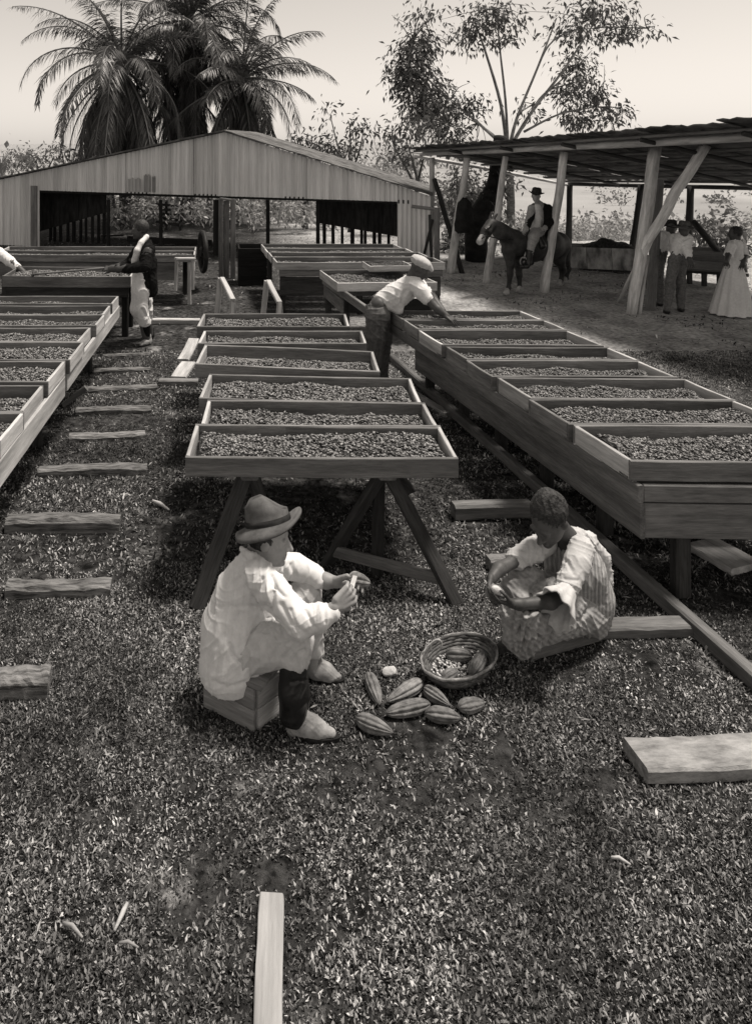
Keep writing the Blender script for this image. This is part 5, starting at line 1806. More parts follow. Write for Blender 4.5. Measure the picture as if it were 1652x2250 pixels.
hat(man, U(590, 1155, d), (-0.20, 0.30, 0.93), (0.97, 0, 0.2), 0.195, 0.124, 0.158, M_['felt'], front=0.05, back=-0.03, dent=0.55, side=-0.03, slant=0.34)
Hr = Body(0.006, 0.02)
S_, F_, U_ = basis((0.97, -0.18, -0.16), (0.22, 0, 0.97))
Hr.ell(hc + (F_ * -0.09 + U_ * 0.08) * 0.262, [S_, F_, U_], (0.345 * 0.262, 0.40 * 0.262, 0.38 * 0.262), 0.01)
Hr.mesh('hair', M_['hair'], man, 0.002, 30, 3, clip_z=hc.z - 0.045)
kn = empty('knife', U(770, 1300, 3.72), 'small pod knife held up in the fist of the hatted man', 'knife')
board('handle', U(764, 1312, 3.69), U(772, 1294, 3.78), 0.024, 0.018, M_['wood_dark'], kn, wdir=(0, 1, 0))
board('blade', U(772, 1294, 3.78), U(780, 1266, 3.92), 0.024, 0.004, mat_noise('steel', 0.4, 0.6, rough=0.35, bump=0, spec=0.6), kn, wdir=(1, 0, 0))
# box he sits on
M_['box'] = wood('box_board', 0.15, 0.34)
bx = empty('wooden_box', (0.13, 3.93, 0), 'low wooden box under the man in the felt hat', 'box')
c0 = Vector((0.163, 3.715, 0))
e1_ = Vector((-0.26, 0.165, 0)); e2_ = Vector((0.19, 0.17, 0))
for k, z in enumerate((0.055, 0.165)):
    q = Vector((0, 0, z))
    board('side_board', c0 + q, c0 + e1_ + q, 0.106, 0.022, M_['box'], bx)
    board('side_board', c0 + e2_ + q, c0 + e1_ + e2_ + q, 0.106, 0.022, M_['box'], bx)
    board('end_board', c0 + e2_ * 0.06 + q, c0 + e2_ * 0.94 + q, 0.105, 0.022, P_, bx)
    board('end_board', c0 + e1_ + e2_ * 0.06 + q, c0 + e1_ + e2_ * 0.94 + q, 0.105, 0.022, M_['box'], bx)
board('lid_board', c0 + e1_ * -0.02 + e2_ * 0.5 + Vector((0, 0, 0.232)), c0 + e1_ * 1.02 + e2_ * 0.5 + Vector((0, 0, 0.232)), 0.27, 0.02, M_['box'], bx, wdir=e2_)

# ================================================================== the seated woman
wom = empty('person', (2.0, 4.3, 0), 'woman in pleated dress seated on a box, head bent over a pod', 'person')
B = Body(0.005, 0.02)
wc = U(1206, 1140, 4.25)
wf, wu = (-0.62, -0.42, -0.62), (-0.35, -0.35, 0.85)
head(B, wc, wf, wu, 0.285, U(1243, 1182, 4.38), 0.19)
B.chain([(1243, 1182, 4.38, 22), (1260, 1230, 4.4, 42), (1285, 1340, 4.45, 46)], 0.04)
B.chain([(1268, 1212, 4.28, 14), (1240, 1305, 4.1, 13), (1208, 1323, 4.05, 14), (1140, 1328, 4.0, 11), (1122, 1326, 3.99, 10)], 0.02)
hand(B, U(1124, 1327, 3.99), U(1094, 1320, 3.98) - U(1124, 1327, 3.99), (0.0, 0.35, 0.85), 1.0, (0.35, 0.4, 0.45, 0.5), -1, 0.1, 0.4)
B.chain([(1200, 1195, 4.36, 13), (1140, 1228, 4.26, 13), (1096, 1250, 4.16, 13), (1079, 1272, 4.1, 11)], 0.02)
hand(B, U(1079, 1270, 4.1), U(1074, 1302, 4.02) - U(1079, 1270, 4.1), (0.85, -0.1, 0.1), 1.0, (0.5, 0.55, 0.6, 0.6), -1, 0.05, 0.5)
B.chain([(1280, 1350, 4.4, 40), (1150, 1330, 4.12, 26), (1120, 1415, 4.16, 14)], 0.03)
B.cone(U(1120, 1412, 4.18), U(1100, 1424, 4.2), 0.035, 0.028, 0.02)
B.mesh('body', M_['skin_dark'], wom)
Hr = Body(0.006, 0.02)
S_, F_, U_ = basis(wf, wu)
Hr.ell(wc + (F_ * -0.10 + U_ * 0.16) * 0.285, [S_, F_, U_], (0.35 * 0.285, 0.42 * 0.285, 0.40 * 0.285), 0.01)
Hr.ell(wc + (F_ * -0.2 + U_ * 0.48) * 0.285, [S_, F_, U_], (0.2 * 0.285, 0.22 * 0.285, 0.12 * 0.285), 0.02)
Hr.ell(wc + (F_ * -0.45 + U_ * -0.1 + S_ * 0.05) * 0.285, [S_, F_, U_], (0.17 * 0.285, 0.16 * 0.285, 0.17 * 0.285), 0.02)
Hr.mesh('hair', M_['hair'], wom, 0.004, 22, 3)
M_['dress'] = cloth('pleated_grey_dress', 0.30, 0.46, stripe=(14, 0.62, (0, 0, 0.3)))
M_['skirt'] = cloth('checked_skirt', 0.24, 0.4, stripe=(11, 0.86, (0.5, 0.9, 0.2)))
Dm = Body(0.0075, 0.03)
Dm.chain([(1250, 1206, 4.42, 48), (1262, 1250, 4.42, 60), (1282, 1310, 4.46, 60), (1290, 1345, 4.46, 48)], 0.04)
Dm.cone(U(1225, 1168, 4.36), U(1240, 1186, 4.38), 0.05, 0.055, 0.02, True)
for k, xx in enumerate((1200, 1210, 1220, 1230, 1300, 1312, 1322)):
    Dm.crease([(xx, 1205), (xx + (8 if k < 4 else 6), 1250), (xx + (14 if k < 4 else 4), 1330)], 2.6, 0.012)
Dm.crease([(1262, 1230), (1248, 1290), (1262, 1340)], 6, 0.02)
Dm.mesh('bodice', M_['dress'], wom, 0.006, 10, 8)
Yk = Body(0.0075, 0.02)
Yk.chain([(1262, 1176, 4.40, 17), (1290, 1190, 4.45, 20), (1318, 1225, 4.5, 20), (1332, 1280, 4.52, 14)], 0.02)
Yk.chain([(1262, 1178, 4.38, 15), (1255, 1196, 4.33, 10)], 0.02)
Yk.mesh('yoke', M_['offwhite'], wom, 0.007, 16, 9)
Sl = Body(0.0075, 0.02)
Sl.chain([(1276, 1206, 4.27, 28), (1266, 1240, 4.2, 28), (1250, 1280, 4.13, 24), (1240, 1302, 4.1, 24)], 0.02)
Sl.crease([(1240, 1230), (1262, 1262)], 4, 0.008); Sl.crease([(1236, 1270), (1268, 1275)], 4, 0.008)
Sl.mesh('sleeve', M_['offwhite'], wom, 0.007, 12, 10)
Sl = Body(0.0075, 0.02)
Sl.chain([(1198, 1194, 4.38, 25), (1168, 1210, 4.32, 25), (1134, 1228, 4.26, 22)], 0.02)
for k in range(4): Sl.crease([(1190 - 15 * k, 1180 + 7 * k), (1200 - 15 * k, 1224 + 6 * k)], 3, 0.008)
Sl.mesh('sleeve', M_['offwhite'], wom, 0.006, 14, 11)
# flared cuff frill
v, f = [], []
ca, cb = U(1246, 1300, 4.1), U(1216, 1344, 3.98)
axis = (cb - ca).normalized(); s1 = axis.cross(Vector((0, 1, 0.2))).normalized(); s2 = axis.cross(s1)
n = 48
ringp = [(0.0, 0.062), (0.3, 0.075), (0.62, 0.1), (0.95, 0.125), (0.97, 0.118), (0.6, 0.092), (0.3, 0.068), (0.05, 0.055)]
for i, (t_, r_) in enumerate(ringp):
    for k in range(n):
        th = 2 * math.pi * k / n
        wv_ = 1 + 0.10 * t_ * math.sin(9 * th) + 0.05 * t_ * math.sin(4 * th + 1)
        v.append(ca + axis * ((cb - ca).length * t_) + (s1 * math.cos(th) + s2 * math.sin(th) * 0.8) * r_ * wv_)
for i in range(len(ringp) - 1):
    for k in range(n): f.append([i * n + k, i * n + (k + 1) % n, (i + 1) * n + (k + 1) % n, (i + 1) * n + k])
obj_w('cuff_frill', np.array([tuple(p) for p in v]), f, M_['offwhite'], wom, True)
Sk = Body(0.0075, 0.03)
Sk.chain([(1290, 1340, 4.45, 52), (1240, 1320, 4.36, 52), (1160, 1290, 4.25, 42), (1132, 1300, 4.2, 34)], 0.04)
Sk.chain([(1280, 1342, 4.38, 46), (1210, 1346, 4.2, 44), (1150, 1352, 4.08, 46), (1140, 1400, 4.07, 34), (1146, 1430, 4.09, 18)], 0.04)
Sk.chain([(1250, 1352, 4.3, 40), (1195, 1378, 4.18, 32), (1160, 1408, 4.11, 26)], 0.04)
Sk.crease([(1205, 1260), (1172, 1290), (1165, 1320)], 6, 0.022)
Sk.crease([(1190, 1300), (1185, 1270)], 4, 0.015)
Sk.crease([(1150, 1365), (1132, 1400)], 4, 0.02)
Sk.crease([(1172, 1368), (1150, 1410), (1148, 1436)], 4, 0.02)
Sk.crease([(1200, 1372), (1175, 1415)], 4, 0.012)
Sk.crease([(1300, 1330), (1285, 1355), (1240, 1385), (1200, 1410)], 4, 0.018)
for k in range(7): Sk.crease([(1128 + 20 * k, 1338 - 2 * k), (1122 + 17 * k, 1380), (1126 + 12 * k, 1440)], 3.2, 0.016)
Sk.crease([(1100, 1290), (1150, 1330), (1230, 1345)], 7, 0.03)
Sk.mesh('skirt', M_['skirt'], wom, 0.012, 8, 12, clip_z=0.05)
M_['box_dark'] = wood('dark_box_board', 0.06, 0.17)
bx = empty('wooden_box', (2.1, 4.42, 0), 'tilted low plank box under the seated woman', 'box')
a0, a1 = G(1165, 1452), G(1318, 1408)
bk = Vector((0.05, 0.24, 0))
for z in (0.04, 0.115):
    q = Vector((0, 0, z))
    board('side_board', a0 + q, a1 + q, 0.074, 0.024, M_['box_dark'], bx)
    board('side_board', a0 + bk + q, a1 + bk + q, 0.074, 0.024, M_['box_dark'], bx)
board('end_board', a1 + bk * 0.07 + Vector((-0.012, 0, 0.08)), a1 + bk * 0.93 + Vector((-0.012, 0, 0.08)), 0.15, 0.024, M_['box_dark'], bx)
board('end_board', a0 + bk * 0.07 + Vector((0.012, 0, 0.08)), a0 + bk * 0.93 + Vector((0.012, 0, 0.08)), 0.15, 0.024, M_['box_dark'], bx)
board('lid_board', a0 + bk * 0.5 + Vector((0, 0, 0.166)), a1 + bk * 0.5 + Vector((0, 0, 0.166)), 0.28, 0.022, M_['box_dark'], bx, wdir=bk)

# ================================================================== the stooping man over the right-hand trays
d = 8.9
st = empty('person', (1.9, 8.95, 0), 'stooping man in white shirt and flat cap reaching into a tray', 'person')
B = Body(0.009, 0.02)
hc = U(921, 592, 8.8)
head(B, hc, (0.72, -0.25, -0.62), (0.55, -0.15, 0.8), 0.26, U(903, 612, 8.85), 0.22)
B.chain([(905, 618, 8.86, 13), (870, 648, 8.9, 15), (838, 665, 8.92, 16)], 0.04)
B.chain([(915, 632, 8.74, 9), (936, 653, 8.64, 8), (942, 660, 8.62, 10), (962, 680, 8.55, 9), (980, 694, 8.5, 7)], 0.02)
hand(B, U(978, 693, 8.5), U(996, 704, 8.45) - U(978, 693, 8.5), (0, 0.2, -1), 1.15, (0.25, 0.25, 0.3, 0.3), 1)
B.chain([(920, 622, 9.05, 13), (950, 655, 8.98, 10), (972, 684, 8.8, 8)], 0.02)
hand(B, U(970, 682, 8.8), U(984, 698, 8.72) - U(970, 682, 8.8), (0, 0.2, -1), 1.15, (0.25, 0.25, 0.3, 0.3), -1)
B.chain([(832, 670, 8.85, 18), (826, 750, 8.8, 14), (822, 840, 8.8, 9)], 0.02)
B.chain([(840, 670, 9.0, 18), (842, 755, 9.02, 14), (838, 845, 9.05, 9)], 0.02)
B.mesh('body', M_['skin_dark'], st)
Sh = Body(0.011, 0.03)
Sh.chain([(842, 662, 8.9, 23), (870, 650, 8.88, 27), (905, 626, 8.86, 26)], 0.04)
Sh.chain([(862, 668, 8.86, 20), (874, 680, 8.84, 13)], 0.04)
Sh.chain([(912, 626, 8.74, 20), (926, 642, 8.68, 18), (938, 656, 8.63, 15)], 0.03)
Sh.chain([(915, 622, 9.0, 18), (940, 648, 9.0, 13)], 0.03)
Sh.crease([(890, 640), (882, 668)], 4, 0.03); Sh.crease([(868, 640), (866, 680)], 4, 0.015); Sh.crease([(905, 645), (918, 668)], 3, 0.02)
Sh.mesh('shirt', M_['white'], st, 0.012, 7, 21)
Tr = Body(0.011, 0.03)
Tr.chain([(838, 668, 8.92, 24), (830, 690, 8.86, 27), (826, 740, 8.82, 22), (823, 800, 8.8, 17), (822, 845, 8.8, 13)], 0.03)
Tr.chain([(842, 670, 9.0, 24), (842, 740, 9.02, 20), (838, 848, 9.05, 12)], 0.03)
Tr.crease([(850, 668), (858, 690)], 3, 0.02); Tr.crease([(838, 700), (835, 780)], 4, 0.015)
Tr.mesh('trousers', M_['trouser'], st, 0.01, 7, 22)
shoe(st, (1.85, 8.85, 0), (2.05, 8.75, 0), 0.05, M_['leather_black'])
shoe(st, (1.98, 9.1, 0), (2.2, 9.05, 0), 0.05, M_['leather_black'])
Cp = Body(0.009, 0.02)
Cp.ell(U(925, 576, 8.8), [Vector((0.87, 0, -0.5)), Vector((0, 1, 0)), Vector((0.5, 0, 0.87))], (0.135, 0.13, 0.075), 0.02)
Cp.cone(U(938, 580, 8.78), U(949, 594, 8.75), 0.035, 0.02, 0.03)
Cp.mesh('cap', M_['offwhite'], st, 0.004, 14, 23)

# ================================================================== the standing man raking
d = 10.86
sm = empty('person', (-1.12, 10.8, 0), 'bareheaded man in black jacket and white trousers raking the left-hand trays', 'person')
B = Body(0.01, 0.02)
hc = U(307, 505, d)
head(B, hc, (-0.95, -0.25, -0.15), (0, 0, 1), 0.26, U(316, 536, d), 0.22)
B.chain([(318, 545, d, 18), (318, 580, d, 20), (312, 610, d, 18)], 0.04)
B.chain([(326, 552, 10.6, 13), (318, 588, 10.5, 11), (262, 590, 10.55, 9), (246, 590, 10.6, 8)], 0.02)
hand(B, U(246, 590, 10.6), (-1, 0.1, 0.0), (0.1, 0.5, -0.6), 1.1, (0.7, 0.7, 0.7, 0.7), 1)
B.chain([(304, 555, 11.05, 13), (284, 580, 11.1, 10), (254, 589, 11.0, 8)], 0.02)
hand(B, U(254, 589, 11.0), (-1, -0.1, 0.0), (0.1, -0.5, -0.6), 1.1, (0.7, 0.7, 0.7, 0.7), -1)
B.chain([(312, 615, d, 18), (314, 680, d, 14), (322, 742, d, 9)], 0.03)
B.chain([(312, 615, 11.1, 18), (318, 680, 11.15, 13), (330, 735, 11.2, 8)], 0.03)
B.mesh('body', M_['skin_dark'], sm)
Hr = Body(0.01, 0.02)
Hr.ell(hc + Vector((0.03, 0, 0.045)), np.eye(3), (0.118, 0.102, 0.115), 0.01)
Hr.mesh('hair', M_['hair'], sm, 0.003, 20, 3)
Jk = Body(0.011, 0.03)
Jk.chain([(320, 543, d, 19), (322, 580, d, 23), (325, 620, d, 21), (331, 636, 10.9, 18)], 0.04)
Jk.chain([(327, 550, 10.62, 15), (320, 586, 10.5, 14), (285, 590, 10.52, 11), (258, 590, 10.57, 9)], 0.02)
Jk.chain([(306, 552, 11.05, 15), (286, 578, 11.1, 12), (262, 588, 11.0, 9)], 0.02)
Jk.crease([(326, 600), (330, 640)], 3, 0.02)
Jk.mesh('jacket', M_['blackcloth'], sm, 0.01, 6, 31)
Sc = Body(0.009, 0.02)
Sc.chain([(323, 520, 10.72, 6), (310, 534, 10.6, 6), (302, 550, 10.55, 7), (297, 572, 10.62, 8), (297, 590, 10.68, 8)], 0.02)
Sc.mesh('shirt_front', M_['white'], sm, 0.004, 9, 32)
Tr = Body(0.011, 0.03)
Tr.chain([(308, 600, 10.82, 17), (309, 640, 10.8, 20), (306, 678, 10.8, 20), (318, 706, 10.8, 14)], 0.04)
Tr.chain([(312, 605, 11.05, 17), (318, 660, 11.12, 17), (324, 700, 11.18, 12)], 0.04)
Tr.crease([(312, 680), (322, 694)], 4, 0.02)
Tr.mesh('trousers', M_['white'], sm, 0.012, 6, 33)
Bt = Body(0.009, 0.02)
Bt.chain([(321, 706, 10.82, 10), (323, 735, 10.85, 8)], 0.02)
Bt.mesh('stocking', M_['blackcloth'], sm)
shoe(sm, U(327, 748, 10.88), U(311, 756, 10.75), 0.05, M_['leather_pale'])
shoe(sm, U(333, 742, 11.22), U(320, 746, 11.15), 0.05, M_['leather_black'])
rk = empty('rake', U(150, 596, 10.9), 'long-handled wooden rake held across the left-hand trays', 'rake')
log('handle', [U(268, 586, 10.75), U(150, 596, 10.95), U(75, 603, 11.15)], [0.016, 0.016, 0.016], M_['wood'], rk, n=7, wob=0.04)
board('rake_head', U(75, 598, 10.85), U(72, 606, 11.5), 0.07, 0.03, MD, rk)

# a second raker, only an arm inside the picture
pr = empty('person', (U(-16, 0, 12.4).x, 12.4, 0), 'person in white sleeve whose arm reaches in at the left edge', 'person')
d = 12.4
B = Body(0.011, 0.02)
hc = U(-18, 496, d)
head(B, hc, (0.9, -0.3, -0.25), (0, 0, 1), 0.25, U(-22, 525, d), 0.22)
B.chain([(-22, 530, d, 14), (-22, 600, d, 14)], 0.04)
B.chain([(-16, 545, 12.2, 9), (26, 576, 12.0, 8), (52, 598, 11.9, 7)], 0.02)
hand(B, U(52, 598, 11.9), (0.8, -0.1, -0.4), (0, 0.2, -1), 1.1, (0.6, 0.6, 0.6, 0.6), 1)
B.chain([(-28, 610, d, 13), (-30, 655, d, 10), (-30, 696, d, 7)], 0.02)
B.chain([(-16, 610, d + 0.1, 13), (-14, 655, d + 0.1, 10), (-14, 694, d + 0.1, 7)], 0.02)
B.mesh('body', M_['skin_dark'], pr)
Sh = Body(0.012, 0.03)
Sh.chain([(-21, 538, d, 18), (-22, 600, d, 17)], 0.04); Sh.chain([(-16, 545, 12.22, 13), (24, 575, 12.02, 11), (40, 588, 11.95, 9)], 0.02)
Sh.mesh('shirt', M_['white'], pr, 0.01, 7, 41)
Tr = Body(0.012, 0.03)
Tr.chain([(-28, 605, d, 16), (-30, 655, d, 13), (-30, 692, d, 9)], 0.03); Tr.chain([(-16, 605, d + 0.1, 16), (-14, 655, d + 0.1, 13), (-14, 690, d + 0.1, 9)], 0.03)
Tr.mesh('trousers', M_['greycloth'], pr, 0.008, 7, 42)
shoe(pr, U(-28, 702, d), U(-14, 706, d - 0.1), 0.05, M_['leather_black'])
shoe(pr, U(-14, 700, d + 0.1), U(0, 703, d), 0.05, M_['leather_black'])

# ================================================================== the mule and its rider
mu_ = empty('mule', U(1170, 640, 14.9), 'dark saddled mule with pale muzzle and hooves standing under the shed', 'mule')
mu_.location.z = 0; WORLD[mu_.name] = Matrix.Translation((mu_.location.x, mu_.location.y, 0))
B = Body(0.014, 0.04)
B.chain([(1130, 535, 14.6, 28), (1165, 542, 14.85, 31), (1200, 540, 15.1, 31), (1224, 536, 15.35, 27)], 0.12)
B.chain([(1125, 525, 14.55, 22), (1100, 508, 14.42, 17), (1084, 494, 14.38, 13)], 0.08)
B.chain([(1078, 493, 14.36, 12), (1068, 508, 14.25, 11), (1058, 526, 14.18, 8), (1055, 531, 14.16, 7)], 0.03)
B.chain([(1074, 500, 14.34, 10), (1070, 514, 14.28, 9)], 0.03)
B.chain([(1080, 486, 14.35, 4.5), (1092, 470, 14.4, 2.0)], 0.015)
B.chain([(1075, 486, 14.45, 4.5), (1079, 467, 14.5, 2.0)], 0.015)
B.chain([(1118, 550, 14.5, 17), (1121, 578, 14.48, 9), (1120, 603, 14.47, 6.0), (1117, 632, 14.46, 4.0), (1113, 643, 14.42, 5.5)], 0.05)
B.chain([(1135, 552, 14.75, 17), (1138, 580, 14.72, 9), (1140, 604, 14.7, 6.0), (1141, 630, 14.7, 4.0), (1141, 638, 14.66, 5.5)], 0.05)
B.chain([(1226, 545, 15.3, 22), (1228, 572, 15.25, 12), (1236, 592, 15.4, 7), (1232, 615, 15.4, 4.2), (1229, 624, 15.36, 5.5)], 0.05)
B.chain([(1234, 545, 15.55, 20), (1238, 570, 15.55, 12), (1246, 590, 15.7, 7), (1243, 612, 15.7, 4.2), (1240, 617, 15.66, 5.5)], 0.05)
B.chain([(1241, 525, 15.5, 6), (1250, 550, 15.6, 4), (1247, 580, 15.6, 4), (1244, 600, 15.6, 1.5)], 0.03)
B.mesh('body', M_['hide'], mu_)
Mz = Body(0.012, 0.02)
Mz.chain([(1059, 522, 14.17, 7.6), (1054, 531, 14.14, 7.8)], 0.02)
Mz.mesh('muzzle', M_['leather_pale'], mu_)
for (x, y, dd) in ((1113, 645, 14.42), (1141, 640, 14.64), (1229, 625, 15.35), (1240, 618, 15.65)):
    Hf = Body(0.011, 0.01)
    p = U(x, y, dd)
    Hf.cone((p.x, p.y, 0.09), (p.x - 0.02, p.y - 0.02, 0.03), 0.05, 0.065, 0.01)
    Hf.mesh('hoof', M_['leather_pale'], mu_, clip_z=0.003)
sd2 = Body(0.012, 0.03)
sd2.chain([(1160, 512, 14.8, 9), (1178, 516, 14.92, 9), (1196, 511, 15.05, 9)], 0.04)
sd2.chain([(1180, 517, 14.62, 6), (1190, 540, 14.56, 9)], 0.04)
sd2.mesh('saddle', M_['leather_black'], mu_)
mb = MB()
mb.tube([U(1152, 516, 14.5), U(1118, 530, 14.28), U(1068, 518, 14.12), U(1058, 524, 14.06)], 0.012, 5)
mb.tube([U(1064, 510, 14.1), U(1080, 492, 14.22)], 0.014, 5)
mb.tube([U(1064, 500, 14.14), U(1075, 512, 14.12)], 0.014, 5)
mb.obj('bridle', M_['leather_black'], mu_, True)
mb = MB()
mb.tube([U(1150, 575, 14.38) + Vector((0.07 * math.sin(a), 0, 0.09 * math.cos(a))) for a in np.linspace(0, 6.28, 13)], 0.013, 5, False)
mb.tube([U(1150, 568, 14.38), U(1164, 530, 14.5)], 0.014, 5)
mb.obj('stirrup', M_['leather_pale'], mu_, True)

rd_ = empty('person', U(1178, 515, 14.85), 'rider in dark hat and open black jacket sitting on the mule', 'person')
B = Body(0.011, 0.02)
hc = U(1177, 431, 14.75)
head(B, hc, (-0.35, -0.93, -0.05), (0, 0, 1), 0.25, U(1184, 449, 14.85), 0.2)
B.chain([(1184, 455, 14.85, 13), (1182, 490, 14.88, 15), (1180, 510, 14.88, 15)], 0.04)
B.chain([(1202, 458, 14.85, 9), (1211, 484, 14.8, 7), (1198, 500, 14.6, 6)], 0.02)
hand(B, U(1198, 500, 14.6), (-0.8, -0.3, -0.3), (0, 0.6, -0.6), 1.1, (0.6,) * 4, 1)
B.chain([(1168, 458, 14.8, 9), (1161, 484, 14.68, 7), (1154, 505, 14.5, 6)], 0.02)
hand(B, U(1154, 505, 14.5), (-0.6, -0.5, -0.5), (0.6, 0, -0.6), 1.1, (0.7,) * 4, -1)
B.chain([(1178, 515, 14.7, 12), (1166, 538, 14.45, 9), (1159, 578, 14.42, 6)], 0.02)
B.chain([(1180, 515, 15.05, 12), (1172, 538, 15.25, 9), (1166, 575, 15.25, 6)], 0.02)
B.mesh('body', skin('tanned_skin', 0.22, 0.32), rd_)
Jk = Body(0.012, 0.03)
Jk.chain([(1192, 458, 14.84, 13), (1196, 480, 14.86, 14), (1194, 497, 14.84, 14)], 0.03)
Jk.chain([(1203, 459, 14.85, 11), (1211, 483, 14.8, 9.5), (1201, 498, 14.62, 8)], 0.02)
Jk.chain([(1171, 457, 14.82, 9), (1165, 478, 14.72, 8), (1157, 500, 14.54, 6.5)], 0.02)
Jk.chain([(1176, 456, 14.95, 11), (1180, 490, 14.98, 13)], 0.03)
Jk.mesh('jacket', M_['blackcloth'], rd_, 0.006, 7, 51)
Sf = Body(0.011, 0.02)
Sf.chain([(1180, 455, 14.76, 8), (1179, 478, 14.76, 9), (1178, 500, 14.76, 10)], 0.03)
Sf.mesh('shirt', M_['offwhite'], rd_, 0.006, 8, 52)
Tr = Body(0.012, 0.03)
Tr.chain([(1178, 510, 14.75, 14), (1170, 522, 14.5, 11), (1166, 536, 14.43, 10), (1163, 556, 14.41, 8)], 0.03)
Tr.chain([(1180, 512, 15.0, 14), (1173, 538, 15.27, 10), (1168, 558, 15.26, 8)], 0.03)
Tr.mesh('trousers', cloth('riding_cloth', 0.24, 0.36), rd_, 0.008, 8, 53)
Bt = Body(0.011, 0.02)
Bt.chain([(1163, 552, 14.41, 8), (1160, 578, 14.4, 7), (1157, 584, 14.38, 6), (1147, 586, 14.3, 5)], 0.02)
Bt.mesh('boot', M_['leather_black'], rd_)
Bt = Body(0.011, 0.02)
Bt.chain([(1168, 552, 15.26, 8), (1165, 576, 15.25, 7), (1154, 580, 15.2, 5)], 0.02)
Bt.mesh('boot', M_['leather_black'], rd_)
hat(rd_, U(1178, 424, 14.75), (0.12, 0.0, 1), (-0.35, -0.93, 0), 0.155, 0.1, 0.12, M_['felt_dark'], front=-0.03, back=-0.02, dent=0.35, side=0.02)

# ================================================================== two men with their backs turned, and the woman at the right edge
def backman(lab, d, hd, sh, waist, legs, arms, shirt, hatm, seed, hatr=0.17):
    base = U(waist[0], 0, d)
    m = empty('person', (base.x, d, 0), lab, 'person')
    B = Body(0.011, 0.02)
    hc = U(hd[0], hd[1], d - 0.02)
    head(B, hc, (0.45, 0.85, -0.25), (0, 0.1, 1), 0.25, U(*sh), 0.22)
    B.chain([(sh[0], sh[1] + 8, d, 13), (waist[0], waist[1], d, 13)], 0.04)
    for a in arms: B.chain(a, 0.02)
    for a, s_ in zip(arms, (1, -1)):
        p, q = U(*a[-2][:3]), U(*a[-1][:3])
        hand(B, q, q - p, (0, 0.5, -0.5), 1.1, (0.5,) * 4, s_)
    for l in legs: B.chain([(x, y, dd, r * 0.7) for (x, y, dd, r) in l], 0.02)
    B.mesh('body', M_['skin_dark'], m)
    Sh = Body(0.012, 0.03)
    Sh.chain([(sh[0] - 2, sh[1] + 6, d, 14), ((sh[0] + waist[0]) / 2, (sh[1] + waist[1]) / 2, d, 16), (waist[0], waist[1], d, 14)], 0.04)
    for a in arms: Sh.chain([(x, y, dd, r + 3) for (x, y, dd, r) in a[:-1]] + [tuple(np.array(a[-2]) * 0.35 + np.array(a[-1]) * 0.65 + np.array((0, 0, 0, 2)))], 0.02)
    Sh.mesh('shirt', shirt, m, 0.012, 6, seed)
    Tr = Body(0.012, 0.03)
    for l in legs: Tr.chain([(waist[0], waist[1] + 4, d, 13)] + l, 0.03)
    Tr.mesh('trousers', M_['trouser'], m, 0.012, 6, seed + 1)
    for l in legs:
        x, y, dd, r = l[-1]
        shoe(m, Vector((U(x, 0, dd).x, dd, 0)), Vector((U(x, 0, dd).x + 0.06, dd + 0.16, 0)), 0.048, M_['leather_black'])
    hat(m, U(hd[0], hd[1] - 7, d), (0.05, -0.1, 1), (0.45, 0.85, 0), hatr, 0.1, 0.12, hatm, front=-0.02, back=-0.02, dent=0.2)
    return m


backman('man in dark hat and pale shirt under the shed, back turned, left of the pair', 13.4, (1474, 503), (1466, 514, 13.4), (1451, 548),
        [[(1450, 566, 13.4, 12), (1446, 600, 13.4, 10), (1450, 664, 13.4, 7.5)], [(1440, 566, 13.55, 12), (1428, 605, 13.6, 10), (1429, 656, 13.65, 7.5)]],
        [[(1452, 518, 13.35, 8), (1440, 536, 13.3, 7), (1446, 552, 13.15, 5)], [(1474, 520, 13.5, 8), (1482, 540, 13.6, 6), (1478, 556, 13.7, 5)]], M_['white'], M_['felt_dark'], 61, 0.14)
backman('man in grey banded hat and pale shirt under the shed, right of the pair', 12.8, (1502, 506), (1497, 519, 12.8), (1488, 556),
        [[(1480, 575, 12.8, 13), (1472, 620, 12.8, 10), (1465, 680, 12.8, 7.5)], [(1494, 575, 12.85, 13), (1495, 622, 12.9, 10), (1496, 674, 12.95, 7.5)]],
        [[(1510, 524, 12.75, 8), (1507, 548, 12.65, 6.5), (1514, 570, 12.55, 5)], [(1482, 524, 12.95, 8), (1478, 548, 13.05, 6), (1484, 560, 13.15, 5)]], M_['white'], M_['felt'], 65)

wm = empty('person', (U(1607, 0, 12.7).x, 12.7, 0), 'woman in white blouse and long pale skirt at the right edge', 'person')
d = 12.7
B = Body(0.011, 0.02)
head(B, U(1614, 513, d), (-0.8, 0.4, -0.2), (0, 0, 1), 0.24, U(1617, 530, d), 0.2)
B.chain([(1617, 535, d, 12), (1615, 572, d, 11)], 0.03)
B.chain([(1605, 540, 12.6, 7), (1599, 560, 12.5, 6), (1595, 575, 12.3, 5)], 0.02)
hand(B, U(1595, 575, 12.3), (-0.5, -0.5, -0.4), (0.3, 0.5, -0.6), 1.0, (0.5,) * 4, 1)
B.chain([(1629, 540, 12.8, 7), (1637, 560, 12.8, 6), (1631, 580, 12.6, 5)], 0.02)
hand(B, U(1631, 580, 12.6), (-0.5, -0.5, -0.4), (0.3, 0.5, -0.6), 1.0, (0.5,) * 4, -1)
B.chain([(1613, 580, d, 12), (1609, 690, d, 7)], 0.02)
B.mesh('body', M_['skin_dark'], wm)
Bl = Body(0.012, 0.03)
Bl.chain([(1616, 536, d, 14), (1615, 558, d, 14), (1613, 574, d, 11)], 0.03)
Bl.chain([(1606, 540, 12.6, 10), (1600, 558, 12.52, 9)], 0.02); Bl.chain([(1628, 540, 12.8, 10), (1635, 558, 12.8, 9)], 0.02)
